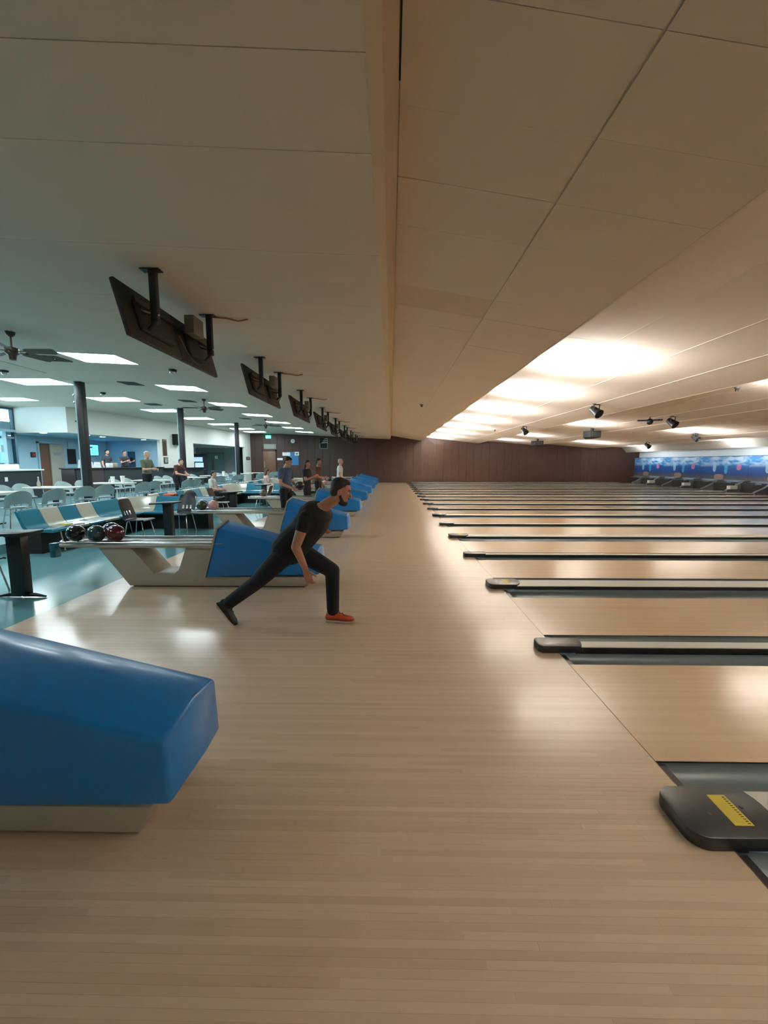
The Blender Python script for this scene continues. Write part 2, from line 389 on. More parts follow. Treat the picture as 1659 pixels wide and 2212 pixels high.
# the lip between the two ceilings and the lips that hide the tubes
struct(MB().prism([(-0.04, ZL(0)), (0.045, 3.74), (0.06, 4.0), (-0.12, 4.0), (-0.12, ZL(0))], 'y', YB, WALLY + 0.04).build('trim_1', 'beam_paint'), 'cream fascia strip where the two ceilings meet')
for i, (x1, z1) in enumerate(((2.45, 3.335), (7.0, 3.13), (11.6, 2.97), (16.2, 2.74))):
    struct(MB().box(x1 - 0.02, x1 + 0.01, YB, WALLY + 0.04, z1, z1 + 0.06).build('trim_%d' % (i + 2), 'ceiling_paint'), 'thin ceiling lip hiding the light tubes')
struct(MB().prism([(18.4, 2.80), (18.4, 3.4), (18.55, 3.4), (18.95, 2.42), (18.8, 2.40)], 'y', YB, WALLY).build('trim_6', 'bulkhead_shade'), 'sloped bulkhead above the masking units, coloured grey for its shade')  # shade on the bulkhead is put into its grey colour
struct(MB().box(18.4, 20.0, YB, WALLY, 3.3, 3.4).build('ceiling_pit', 'ceiling_paint'))
MB().box(0.042, 0.052, 1.4, 2.62, 3.722, 3.733).build('crack', 'pit_black', bpy.data.objects['trim_1'])
# single ceiling panels close to the camera
def panel(parent, w_, l_, x0, z0, slope, y0, mat):
    k = (round(w_, 3), round(l_, 3), mat)
    if k not in meshes:
        meshes[k] = MB().box(0.001, w_ - 0.001, 0.001, l_ - 0.001, 0, 0.008).mesh('panel', bevel=0.001, seg=1); meshes[k].materials.append(MATS[mat])
    o = bpy.data.objects.new('panel', meshes[k]); COL.objects.link(o); o.parent = parent; o.location = (x0, y0, z0 + random.uniform(-0.0012, 0.0012)); o.rotation_euler = (0, -math.atan(slope), 0)
for r in range(NR):
    y0 = T0 + r * TH
    panel(cl, 8.9, TH, -8.93, ZL(-8.93), -0.05, y0, 'ceiling_paint')
    for c in range(2):
        x0 = 0.05 + c * 1.2
        stain = (c == 0 and r in (9,))
        panel(lane_ceil[0], 1.203, TH, x0, 3.735 - c * 1.2 * 0.1663, -0.1663, y0, 'ceiling_stain' if stain else 'ceiling_paint')
for c in range(2):   # beyond: long panels
    panel(lane_ceil[0], 1.203, WALLY - YT, 0.05 + c * 1.2, 3.735 - c * 1.2 * 0.1663, -0.1663, YT, 'ceiling_paint')
    panel(lane_ceil[0], 1.203, T0 - YB, 0.05 + c * 1.2, 3.735 - c * 1.2 * 0.1663, -0.1663, YB, 'ceiling_paint')
for i, (x0, z0, x1, z1) in enumerate(SEC[1:]):
    n = 4 if i < 3 else 2; sl = (z1 - z0) / (x1 - x0); ww = (x1 - x0) / n
    for c in range(n):
        for a, bq in ((YB, 7.0), (7.0, 20.0), (20.0, WALLY)):
            panel(lane_ceil[i + 1], ww / math.cos(math.atan(sl)), bq - a, x0 + c * ww, z0 + c * ww * sl, sl, a, 'ceiling_paint')

struct(MB().prism([(-15.2, 20.6), (-13.75, 20.6), (-13.6, 22.9), (-15.2, 22.9)], 'z', 0.17, 0.40).build('floor_bar', 'counter_dark'), 'raised floor behind the bar')
struct(MB().box(FOUL, FOUL + 0.006, YB, WALLY, -0.03, -0.0005).build('trim_7', 'door_brown'), 'thin dark foul line at the end of the approach')
for i, (x0, z0, x1, z1) in enumerate(SEC[1:4]):
    sl = (z1 - z0) / (x1 - x0); ww = (x1 - x0) / 4
    for c in range(1, 4):
        MB().prism([(x0 + c * ww - 0.012, z0 + (c * ww - 0.012) * sl + 0.001), (x0 + c * ww + 0.012, z0 + (c * ww + 0.012) * sl + 0.001), (x0 + c * ww + 0.009, z0 + c * ww * sl - 0.006), (x0 + c * ww - 0.009, z0 + c * ww * sl - 0.006)], 'y', YB, WALLY).build('batten', 'ceiling_paint', lane_ceil[i + 1])
# left wall: runs slightly askew; local +y along the wall, local +x out into the room
WL = Matrix.Translation((-13.45, 18.64, 0)) @ Matrix.Rotation(-math.atan(0.138), 4, 'Z')
def onwall(o): o.matrix_world = WL; return o
def wpt(s, n, z): return WL @ Vector((n, s, z))
WR = -math.atan(0.138)
struct(onwall(MB().prism([(-1.05, 2.85), (4.63, 2.85), (4.63, 0.1), (7.7, 0.1), (7.7, 2.8), (14.4, 2.8), (14.4, 0.1), (15.7, 0.1), (15.7, 4.0), (-1.05, 4.0)], 'x', -0.18, 0).build('wall_left', 'white_wall')), 'white wall behind the concourse with two wide openings')
pj = wpt(-1.05, 0, 0)
struct(MB().box(-15.9, pj.x, pj.y - 0.02, pj.y + 0.16, 2.85, 4.0).build('wall_return', 'white_wall'), 'bright white wall panel beside the tall window')
# recess behind the first opening (bar and control desk)
struct(MB().box(-17.2, -17.0, 16.5, 33.0, 0.1, 3.4).build('wall_recess', 'blue_wall'), 'blue back wall behind the bar counter')
struct(MB().box(-17.0, -15.75, 16.9, 17.05, 0.1, 2.86).build('wall_recess_side', 'blue_wall'))
struct(MB().box(-17.0, -12.9, 24.9, 25.05, 0.1, 2.9).build('wall_recess_end', 'blue_wall'))
struct(MB().prism([(-17.1, 16.6), (-15.8, 16.6), (-15.8, 17.7), (-13.72, 17.7), (-12.75, 24.95), (-17.1, 24.95)], 'z', 2.86, 2.96).build('ceiling_recess', 'blue_wall'), 'low ceiling over the bar')
# entrance lobby behind the second opening
struct(MB().box(-16.4, -16.2, 25.05, 35.2, 0.1, 3.4).build('wall_lobby', 'grey_wall'), 'grey lobby wall')
struct(MB().box(-16.2, -11.2, 34.7, 34.9, 0.1, 3.4).build('wall_lobby_end', 'grey_wall'))
struct(MB().prism([(-16.3, 25.0), (-12.75, 25.0), (-11.35, 34.8), (-16.3, 34.8)], 'z', 2.82, 2.92).build('ceiling_lobby', 'grey_wall'))
# window wall
struct(MB().prism([(YB, 0.1), (17.62, 0.1), (17.62, 1.5), (10.2, 1.5), (10.2, 3.84), (17.62, 3.84), (17.62, 4.0), (YB, 4.0)], 'x', -16.0, -15.85).build('wall_window', 'white_wall'), 'white wall under and beside the tall windows')
wd = struct(MB().box(-15.97, -15.82, 17.52, 17.62, 1.5, 3.86).build('window_1', 'frame_blue'), 'tall window with dark blue frame at the left edge')
for k in range(4):
    y1 = 17.5 - k * 1.85; y0 = y1 - 1.78
    MB().box(-15.96, -15.80, y0 - 0.07, y0, 1.5, 3.86).build('mullion', 'frame_blue', wd)
    MB().box(-15.95, -15.82, y0, y1, 2.58, 2.66).build('transom', 'frame_blue', wd)
    MB().box(-15.95, -15.82, y0, y1, 3.78, 3.86).build('head_rail', 'frame_blue', wd)
    MB().box(-15.95, -15.80, y0, y1, 1.5, 1.57).build('sill', 'frame_blue', wd)
    MB().box(-15.90, -15.89, y0, y1, 1.57, 2.58).build('pane', 'window_glass', wd)
    MB().box(-15.90, -15.89, y0, y1, 2.66, 3.78).build('pane', 'window_glass', wd)
tag(MB().box(-15.87, -15.86, 16.2, 17.05, 2.02, 2.30).build('window_sign', 'paper_white'), 'white paper sign stuck on the lower window pane', 'sign')

# ledge and counters along the left wall
led = thing('window_counter', 'long counter under the window with white ledge and dark front', 'counter', (0, 0, 0.17))
MB().box(-15.8, -14.35, 9.5, 16.95, 0.0, 1.10).build('front_panel', 'counter_dark', led)
MB().box(-15.8, -14.25, 9.45, 17.0, 1.10, 1.16).build('ledge', 'ledge_white', led, bevel=0.01)
MB().box(-15.8, -15.2, 9.5, 16.9, 1.16, 1.36).build('back_rail', 'ledge_white', led, bevel=0.01)
MB().box(-14.35, -14.34, 15.3, 15.42, 0.72, 0.88).build('socket_plate', 'cup_white', led)
ct = thing('bar_counter', 'long dark bar counter below the wide opening', 'counter', (0, 0, 0))
ct.matrix_world = WL @ Matrix.Translation((0, 0, 0.17))
MB().box(-0.55, 0.10, -1.0, 0.55, 0, 1.14).build('front_panel', 'counter_maroon', ct)
MB().box(-0.55, 0.11, 0.56, 4.6, 0, 1.14).build('front_panel', 'counter_dark', ct)
MB().box(0.10, 0.13, -0.95, -0.5, 0, 1.14).build('door', 'counter_dark', ct)
MB().box(-0.62, 0.2, -1.04, 4.62, 1.14, 1.19).build('worktop', 'counter_top', ct, bevel=0.01)
ws = thing('wall_ledge', 'dark wainscot with black shelf along the white wall between the openings', 'shelf', (0, 0, 0)); ws.matrix_world = WL @ Matrix.Translation((0, 0, 0.17))
MB().box(0.002, 0.05, 4.7, 8.6, 0, 1.08).build('wainscot', 'counter_dark', ws)
MB().box(0.002, 0.22, 4.7, 8.65, 1.08, 1.13).build('shelf_board', 'counter_top', ws, bevel=0.006)

# things on the walls at the left
def hang(name, s, n, z, w_, h_, d, mats, label, cat, parts=()):
    t = thing(name, label, cat); t.matrix_world = WL @ Matrix.Translation((n, s, z))
    MB().box(0.002, d, -w_ / 2, w_ / 2, -h_ / 2, h_ / 2).build('body', mats, t, bevel=0.006)
    for nm, mm, (a, b, c, e) in parts: MB().box(d - 0.002, d + 0.008, a, b, c, e).build(nm, mm, t)
    return t
hang('wall_speaker', 5.95, 0.0, 2.93, 0.52, 0.62, 0.32, 'black_matte', 'black box loudspeaker mounted on the white wall', 'speaker', [('cone', 'kick_grey', (-0.14, 0.14, -0.2, 0.08)), ('tweeter', 'cup_white', (0.03, 0.13, 0.12, 0.22))])
hang('wall_plaque', 4.98, 0.0, 2.44, 0.34, 0.92, 0.03, 'plaque_wood', 'tall dark wooden plaque on white wall beside the bar opening', 'plaque', [('engraved_plate', 'brass', (-0.1, 0.1, -0.36, 0.36))])
hang('wall_picture', 5.02, 0.0, 1.72, 0.36, 0.36, 0.03, 'plaque_wood', 'small square picture below the wooden plaque', 'picture', [('print', 'grey_wall', (-0.1, 0.1, -0.12, 0.12))])
# recess contents
tv = thing('wall_television', 'bright blue menu television on the blue wall behind the bar', 'television', (-16.98, 23.6, 2.3))
MB().box(0.01, 0.08, -0.48, 0.48, -0.33, 0.33).build('casing', 'black_metal', tv, bevel=0.01)
MB().box(0.08, 0.088, -0.44, 0.44, -0.29, 0.29).build('screen', 'screen_blue', tv)
MB().box(0.088, 0.092, -0.4, 0.0, 0.1, 0.2).build('menu_text', 'pillar_side', tv)
for k in range(4): MB().box(0.088, 0.092, -0.38, 0.34, -0.22 + k * 0.07, -0.195 + k * 0.07).build('menu_line', 'pillar_side', tv)
dr = thing('open_doorway', 'brown open doorway in the blue wall with pale door leaf ajar', 'door', (-17.0, 20.75, 0.17))
MB().box(0.002, 0.02, -0.72, -0.1, 0.0, 2.36).build('dark_opening', 'door_brown', dr)
MB().box(0.0, 0.07, -0.80, -0.72, 0.0, 2.42).build('jamb', 'blue_wall', dr); MB().box(0.0, 0.07, -0.80, 0.75, 2.36, 2.44).build('lintel', 'blue_wall', dr)
lf = MB().box(0.03, 0.08, -0.1, 0.78, 0.0, 2.34).build('door_leaf', 'bench_cream', dr); MB().box(0.08, 0.09, 0.12, 0.55, 1.8, 1.92).build('door_sign', 'grey_wall', lf)
ft = thing('fire_alarm', 'small red fire alarm box on the blue wall', 'alarm', (-16.98, 19.68, 1.97)); MB().box(0.0, 0.05, -0.12, 0.12, -0.12, 0.12).build('box', 'shirt_maroon', ft, bevel=0.01); MB().box(0.05, 0.06, -0.05, 0.05, -0.05, 0.05).build('lever', 'pin_red', ft)
bx = thing('menu_board', 'black board with white notice above on the blue wall behind the bar', 'board', (-16.98, 22.1, 1.95)); MB().box(0, 0.03, -0.28, 0.28, -0.42, 0.36).build('black_panel', 'black_matte', bx); MB().box(0, 0.035, -0.22, 0.28, 0.40, 0.72).build('notice', 'pillar_side', bx)
pb = thing('payphone_panel', 'dark blue upright panel on the back wall right of the bar staff', 'panel', (-15.5, 24.88, 1.75)); MB().box(-0.22, 0.22, 0, 0.02, -0.5, 0.5).build('board', 'frame_blue', pb); MB().box(-0.06, 0.06, -0.04, 0.0, -0.2, 0.15).build('handset', 'black_matte', pb)
nb = thing('notice_sheet', 'white notice sheet on the blue wall behind the green-shirted man', 'notice', (-13.35, 24.88, 2.0)); MB().box(-0.25, 0.3, 0, 0.02, -0.3, 0.3).build('sheet', 'paper_white', nb); MB().box(-0.27, 0.32, -0.005, 0.01, -0.36, -0.30).build('rail', 'frame_blue', nb)
for k, (x, yy, lb) in enumerate(((-14.9, 17.9, 'left of the pillar'), (-14.1, 19.4, 'just right of the near pillar'), (-14.2, 20.6, 'above the television'), (-13.7, 23.2, 'above the green-shirted man'))):
    d_ = thing('downlight', 'round recessed downlight in the bar ceiling, ' + lb, 'light', (x, yy, 2.86), group='bar downlights')
    MB().lathe([(0.11, -0.004), (0.15, -0.012), (0.15, 0), (0.11, 0)], n=20).build('trim_ring', 'lamp_white', d_, smooth=True)
    MB().lathe([(0.001, -0.006), (0.11, -0.006), (0.11, 0.0), (0.001, 0.0)], n=20).build('lens', 'downlight_glow', d_)
# counter clutter: stand-up cards, cups, bottle
for k, (s, ww, hh, lb) in enumerate(((-0.55, 0.34, 0.36, 'tallest white leaning card on the bar counter'), (-0.12, 0.3, 0.26, 'middle white card with a small mark on the bar counter'), (0.28, 0.32, 0.26, 'white card with black print on the bar counter by the pillar'))):
    t = thing('counter_card', lb, 'card', wpt(s, 0.02, 1.36), WR + (0.25 if k == 0 else 0), 'white cards standing on the bar counter')
    MB().prism([(-0.06, 0), (0.06, 0), (0.015, hh), (0.0, hh)], 'y', -ww / 2, ww / 2).build('card', 'paper_white', t)
    if k: MB().box(0.032, 0.036, -0.1, 0.1 if k == 2 else -0.04, hh * 0.35, hh * 0.55).build('print', 'ink', t)
for s, lb in ((1.35, 'small beige box on the bar counter just right of the near pillar'), (1.05, 'white paper cup on the bar counter hidden by the near pillar')):
    t = thing('counter_box', lb, 'box', wpt(s, -0.05, 1.36), WR); MB().box(-0.1, 0.1, -0.11, 0.11, 0, 0.2).build('carton', 'beige_plastic' if s > 1.2 else 'cup_white', t, bevel=0.01); MB().box(-0.09, 0.09, -0.1, 0.1, 0.2, 0.215).build('lid', 'cup_white', t)

# lobby contents
gmn = thing('game_cabinet', 'dark game cabinet with glowing blue screens in the lobby opening', 'game machine', (-13.75, 29.8, 0.17), -PI / 2 + 0.3)
MB().prism([(-0.35, 0), (0.35, 0), (0.35, 0.95), (0.2, 1.05), (0.12, 2.0), (-0.35, 2.05)], 'y', -0.55, 0.55).build('cabinet', 'black_matte', gmn, bevel=0.015)
for z0, a, b in ((1.5, -0.3, 0.3), (1.1, -0.2, 0.35)): MB().prism([(0.215 - (z0 - 1.05) * 0.085, z0), (0.235 - (z0 - 1.05) * 0.085, z0), (0.205 - (z0 - 1.05) * 0.085, z0 + 0.32), (0.185 - (z0 - 1.05) * 0.085, z0 + 0.32)], 'y', a, b).build('screen', 'machine_glow', gmn)
MB().box(0.2, 0.42, -0.5, 0.5, 0.9, 0.98).build('control_panel', 'machine_blue', gmn, bevel=0.01)
gd = thing('glass_door', 'pair of glass entrance doors with metal frames in the lobby', 'door', (-14.75, 34.69, 0.17), -PI / 2)
for yy in (-0.95, 0.0): 
    MB().box(0, 0.05, yy, yy + 0.06, 0, 2.25).build('stile', 'rail_metal', gd); MB().box(0, 0.05, yy + 0.84, yy + 0.9, 0, 2.25).build('stile', 'rail_metal', gd)
    MB().box(0, 0.05, yy, yy + 0.9, 2.19, 2.25).build('rail', 'rail_metal', gd); MB().box(0, 0.05, yy, yy + 0.9, 0.0, 0.2).build('rail', 'rail_metal', gd)
    MB().box(0.02, 0.03, yy + 0.06, yy + 0.84, 0.2, 2.19).build('pane', 'glass_door', gd)
MB().box(0.05, 0.06, 0.15, 0.4, 1.75, 2.0).build('notice', 'paper_white', gd)
lt = thing('lobby_fill', 'added glowing panel that brightens the grey lobby, hidden from view', 'ceiling light', (-13.6, 27.0, 2.82))  # added fill panel, kept out of view, to brighten the lobby
MB().add([(-0.6, -0.3, -0.003), (0.6, -0.3, -0.003), (0.6, 0.3, -0.003), (-0.6, 0.3, -0.003)], [(0, 3, 2, 1)]).build('diffuser', 'troffer_glow', lt)
for a, b, c, d in ((-.63, .63, -.33, -.3), (-.63, .63, .3, .33), (-.63, -.6, -.3, .3), (.6, .63, -.3, .3)): MB().box(a, b, c, d, -0.012, -0.001).build('frame', 'lamp_white', lt)
wsn = hang('arrow_sign', 14.9, 0.0, 1.95, 0.62, 0.22, 0.04, 'plaque_wood', 'small brown sign on the white wall end by the far panels', 'sign', [('lettering', 'bench_cream', (-0.22, 0.2, -0.03, 0.03))])

# pillars of the concourse
for k, (yy, lb) in enumerate(((12.26, 'near dark square pillar by the bar counter'), (18.07, 'middle dark pillar beside the wall loudspeaker'), (24.6, 'far dark pillar in front of the lobby opening'))):
    t = thing('pillar', lb, 'pillar', (-9.0, yy, 0.17), group='dark square pillars')
    t['kind'] = 'structure'
    MB().box(-0.09, 0.09, -0.09, 0.09, 0, 3.74).build('shaft', 'pillar_paint', t, bevel=0.008)
    MB().box(-0.125, -0.092, -0.085, 0.085, 0, 3.74).build('lit_side_strip', 'pillar_side', t)  # pale strip paints the cyan light on the pillar's side
    if k == 0:
        for zz in (3.35, 3.15, 2.62): MB().ball((-0.15, -0.06, zz), 0.035, 10, 6).build('cable_box', 'vent_grey' if zz < 3 else 'rail_metal', t, smooth=True)

# ------------------------------------------------------------------ far wall furniture
fy = WALLY - 0.02
ck = thing('wall_clock', 'round white wall clock on the brown far wall', 'clock', (-7.88, fy, 3.32))
MB().lathe([(0.001, 0), (0.2, 0), (0.2, 0.05), (0.17, 0.06), (0.001, 0.06)], n=28).xf(Matrix.Rotation(PI / 2, 4, 'X')).build('case', 'black_metal', ck, smooth=True)
MB().lathe([(0.001, 0.05), (0.17, 0.05), (0.17, 0.066), (0.001, 0.066)], n=28).xf(Matrix.Rotation(PI / 2, 4, 'X')).build('dial', 'clock_face', ck)
MB().box(-0.008, 0.008, -0.075, -0.068, 0, 0.12).build('hand', 'ink', ck); MB().box(0, 0.08, -0.075, -0.068, -0.008, 0.008).build('hand', 'ink', ck)
ex = thing('exit_sign', 'glowing green exit sign above the far door', 'sign', (-9.85, fy, 3.66)); MB().box(-0.2, 0.2, -0.1, -0.02, -0.12, 0.12).build('housing', 'exit_green', ex, bevel=0.01); MB().box(-0.03, 0.03, -0.05, 0.0, 0.12, 0.2).build('bracket', 'black_metal', ex)
def letters(parent, txt, size, loc, rot, mat):
    cu = bpy.data.curves.new('lettering', 'FONT'); cu.body = txt; cu.size = size; cu.align_x = 'CENTER'; cu.align_y = 'CENTER'; cu.extrude = 0.002
    to = bpy.data.objects.new('lettering', cu); COL.objects.link(to); bpy.context.view_layer.update()
    me = bpy.data.meshes.new_from_object(to.evaluated_get(bpy.context.evaluated_depsgraph_get())); bpy.data.objects.remove(to)
    me.materials.clear(); me.materials.append(MATS[mat]); o = bpy.data.objects.new('lettering', me); COL.objects.link(o); o.parent = parent; o.location = loc; o.rotation_euler = rot; return o
letters(ex, 'EXIT', 0.15, (0, -0.104, 0), (PI / 2, 0, 0), 'cup_white')
d3 = thing('far_door', 'brown wooden door in the panelled far wall', 'door', (-9.83, fy, 0.17))
MB().box(-0.5, 0.5, -0.05, 0, 0, 2.35).build('leaf', 'door_brown', d3, bevel=0.01); MB().box(-0.58, -0.5, -0.07, 0, 0, 2.45).build('jamb', 'panel_brown', d3); MB().box(0.5, 0.58, -0.07, 0, 0, 2.45).build('jamb', 'panel_brown', d3); MB().box(-0.58, 0.58, -0.07, 0, 2.36, 2.46).build('lintel', 'panel_brown', d3)
MB().box(-0.42, -0.34, -0.08, -0.05, 1.0, 1.5).build('push_plate', 'rail_metal', d3)
sg = thing('door_sign', 'grey lettered sign board above the far door', 'sign', (-9.75, fy, 2.9)); MB().box(-0.5, 0.5, -0.03, 0, -0.2, 0.2).build('board', 'grey_wall', sg)
for k in range(3): MB().box(-0.4 + k * 0.04, 0.36 - k * 0.03, -0.036, -0.03, 0.07 - k * 0.09, 0.11 - k * 0.09).build('text_line', 'bench_cream', sg)
po = thing('notice_board', 'blue notice board with white papers on the far wall', 'board', (-8.0, fy, 1.95)); MB().box(-0.35, 0.55, -0.03, 0, -0.55, 0.5).build('board', 'poster_blue', po)
for a, b, c, e in ((-0.75, -0.12, 0.2, 0.48), (0.25, 0.6, 0.22, 0.52)): MB().box(a, b, -0.045, -0.03, c, e).build('paper', 'paper_white', po)
MB().box(0.34, 0.5, -0.05, -0.045, 0.32, 0.4).build('print', 'ink', po)
tag(MB().box(-9.2, -8.75, fy - 0.02, fy, 1.8, 1.97).build('paper_notice', 'paper_white'), 'small white paper pinned beside the far door', 'notice')
fm = thing('scoreboard_frame', 'thin framed board with white stripes high on the far wall', 'board', (-5.4, fy, 3.12))
for a, b, c, e in ((-0.32, 0.32, -0.4, -0.37), (-0.32, -0.29, -0.4, 0.02), (0.29, 0.32, -0.4, 0.45)): MB().box(a, b, -0.03, 0, c, e).build('frame_bar', 'bench_cream', fm)
MB().box(-0.3, 0.3, -0.015, 0, -0.38, 0.45).build('backing', 'black_matte', fm)
for k in range(3): MB().prism([(-0.22 + 0.1 * k, 0.02 + k * 0.15), (0.3, 0.06 + k * 0.15), (0.3, 0.12 + k * 0.15), (-0.1 + 0.1 * k, 0.1 + k * 0.15)], 'y', -0.03, -0.014).build('stripe', 'bench_cream', fm)

# ------------------------------------------------------------------ lanes, gutters, dividers
LW = 1.075; A0, B0 = 2.072, 3.716
LX1 = 19.6
lane_me = MB().box(0.006, LX1 - FOUL, 0.004, LW, -0.06, 0.0).mesh('surface'); lane_me.materials.append(MATS['lane_wood'])
edge_me = MB().box(0.006, LX1 - FOUL, 0.0, 0.004, -0.1, -0.001).mesh('edge'); edge_me.materials.append(MATS['pit_black'])
k = 0
for n in range(-1, 9):
    for y0 in (A0 + n * P, B0 + n * P):
        if y0 < -1.0: continue
        lab = 'orange-tan wooden bowling lane, the %s one in view counted from the camera' % ORD[k - 1] if k else 'bowling lane just outside the view beside the camera'
        t = thing('bowling_lane', lab, 'lane', (FOUL, y0, 0), group='bowling lanes'); k += 1
        for nm, me in (('surface', lane_me), ('edge', edge_me)):
            o = bpy.data.objects.new(nm, me); COL.objects.link(o); o.parent = t
def gutter_me(wd_):
    r = wd_ / 2 - 0.003; pts = [(-r, -0.004)] + [(-r * math.cos(PI * i / 10), -0.005 - 0.065 * math.sin(PI * i / 10)) for i in range(11)] + [(r, -0.004), (r, -0.105), (-r, -0.105)]
    me = MB().prism(pts, 'x', 0.006, 18.25 - FOUL).mesh('gutter', smooth=True); me.materials.append(MATS['gutter_grey']); return me
def cap_unit(name, label, yc, y0, y1, cw, wide, group):
    t = thing(name, label, 'lane divider', (FOUL, yc, 0), group=group)
    for a, b in ((y0 - yc, -cw / 2), (cw / 2, y1 - yc)):
        kk = ('g', round(b - a, 3))
        if kk not in meshes: meshes[kk] = gutter_me(b - a)
        o = bpy.data.objects.new('gutter', meshes[kk]); COL.objects.link(o); o.parent = t; o.location = (0, (a + b) / 2, 0)
        kk = ('l', round(b - a, 3))
        if kk not in meshes: meshes[kk] = MB().box(0.006, 0.05, -(b - a) / 2 + 0.004, (b - a) / 2 - 0.004, -0.09, -0.012).mesh('gutter_lip'); meshes[kk].materials.append(MATS['cap_black'])
        o = bpy.data.objects.new('gutter_lip', meshes[kk]); COL.objects.link(o); o.parent = t; o.location = (0, (a + b) / 2, 0)
    kk = ('c', cw)
    if kk not in meshes:
        h = cw / 2 if wide else 0.056
        meshes[kk] = MB().prism([(-h, -0.1), (h, -0.1), (h, 0.036), (-h, 0.036)], 'x', 0.15, 18.25 - FOUL).mesh('divider_body'); meshes[kk].materials.append(MATS['gutter_dark'])
        meshes[('w', cw)] = MB().prism([(-h, 0.036), (h, 0.036), (h - 0.004, 0.043), (-h + 0.004, 0.043)], 'x', 0.15, 18.25 - FOUL).mesh('capping'); meshes[('w', cw)].materials.append(MATS['cap_white'])
        hw = cw / 2 + 0.006; ln0 = -0.165; r = 0.075 if wide else 0.05
        # nose: rounded front, concave-curved rear edge where the white strip starts
        poly = []
        for i in range(9): poly.append((ln0 + r - r * math.sin(PI / 2 * i / 8), -hw + r - r * math.cos(PI / 2 * i / 8)))
        for i in range(9): poly.append((ln0 + r - r * math.cos(PI / 2 * i / 8), hw - r + r * math.sin(PI / 2 * i / 8)))
        for i in range(9):
            q = hw - 2 * hw * i / 8; poly.append((0.20 + 0.055 * (1 - (q / hw) ** 2) * (1 if wide else 0.3) + (q / hw) * 0.02, q))
        meshes[('n', cw)] = MB().prism(poly, 'z', 0.001, 0.062).mesh('end_cap', bevel=0.007, seg=2); meshes[('n', cw)].materials.append(MATS['cap_black'])
        meshes[('s', cw)] = MB().box(0.045, 0.125, -0.08, 0.085, 0.062, 0.0632).mesh('warning_sticker'); meshes[('s', cw)].materials.append(MATS['sticker_yellow'])
        meshes[('t', cw)] = MB().box(0.105, 0.117, -0.075, -0.0705, 0.0632, 0.0636).mesh('print_tick'); meshes[('t', cw)].materials.append(MATS['ink'])
        meshes[('b', cw)] = MB().lathe([(0.001, 0.0), (0.009, 0.0), (0.009, 0.002), (0.001, 0.003)], (0, 0, 0.0615), n=10).mesh('screw'); meshes[('b', cw)].materials.append(MATS['vent_grey'])
    for nm, kk in (('divider_body', 'c'), ('capping', 'w'), ('end_cap', 'n')):
        o = bpy.data.objects.new(nm, meshes[(kk, cw)]); COL.objects.link(o); o.parent = t
        cap = o
    if wide:
        st = bpy.data.objects.new('warning_sticker', meshes[('s', cw)]); COL.objects.link(st); st.parent = t
        for i in range(13):
            o = bpy.data.objects.new('print_tick', meshes[('t', cw)]); COL.objects.link(o); o.parent = st; o.location = (0, 0.003 + i * 0.0118, 0)
        for sx_, sy_ in ((-0.02, -0.02), (0.15, 0.02)):
            o = bpy.data.objects.new('screw', meshes[('b', cw)]); COL.objects.link(o); o.parent = t; o.location = (sx_, sy_, 0)
for n in range(0, 10):
    y0 = B0 + LW + (n - 1) * P; y1 = A0 + n * P if n < 9 else WALLY - 0.02
    cap_unit('wide_lane_divider', 'wide grey lane divider with black rounded nose and yellow sticker, %s from the camera' % ORD[n], (y0 + y1) / 2 + 0.045 if n < 9 else y1 - 0.2, y0, y1, 0.27 if n < 9 else 0.272, True, 'wide lane dividers')
for n in range(0, 9):
    y0 = A0 + LW + n * P; y1 = B0 + n * P
    cap_unit('narrow_lane_divider', 'narrow grey lane divider with plain black nose, %s from the camera' % ORD[n], (y0 + y1) / 2, y0, y1, 0.17, False, 'narrow lane dividers')

# pin end: masking units, kickbacks, pins
for n in range(2, 9):
    y0 = A0 + n * P - 0.32; yc = y0 + P / 2
    t = thing('masking_unit', 'blue printed masking unit over the lanes, %s from the far wall' % ['first', 'second', 'third', 'fourth', 'fifth', 'sixth', 'seventh'][8 - n], 'masking unit', (19.55, yc, 0.62), group='masking units')
    kk = 'mask'
    if kk not in meshes:
        meshes[kk] = MB().box(-0.03, 0.02, -P / 2 + 0.006, P / 2 - 0.006, 0, 1.33).mesh('printed_panel', bevel=0.006, seg=1); meshes[kk].materials.append(MATS['mask_print'])
        meshes['maskf'] = MB().box(-0.05, 0.03, -P / 2, P / 2, 1.33, 1.36).mesh('top_rail'); meshes['maskf'].materials.append(MATS['frame_blue'])
        meshes['masks'] = MB().box(0.02, 0.4, -0.04, 0.04, 0.2, 1.3).mesh('bracket'); meshes['masks'].materials.append(MATS['black_metal'])
    for nm in ('mask', 'maskf', 'masks'):
        o = bpy.data.objects.new(meshes[nm].name, meshes[nm]); COL.objects.link(o); o.parent = t
kb = MB().prism([(18.3, -0.12), (18.3, 0.10), (18.75, 0.30), (19.2, 0.60), (19.5, 0.62), (21.3, 0.62), (21.3, -0.12)], 'y', -0.09, 0.09)
kbm = kb.mesh('side_panel', bevel=0.01, seg=1); kbm.materials.append(MATS['kick_grey'])
kbl = MB().box(18.45, 18.85, -0.12, 0.12, 0.16, 0.34).mesh('ball_light'); kbl.materials.append(MATS['cap_white'])
cnt = 0
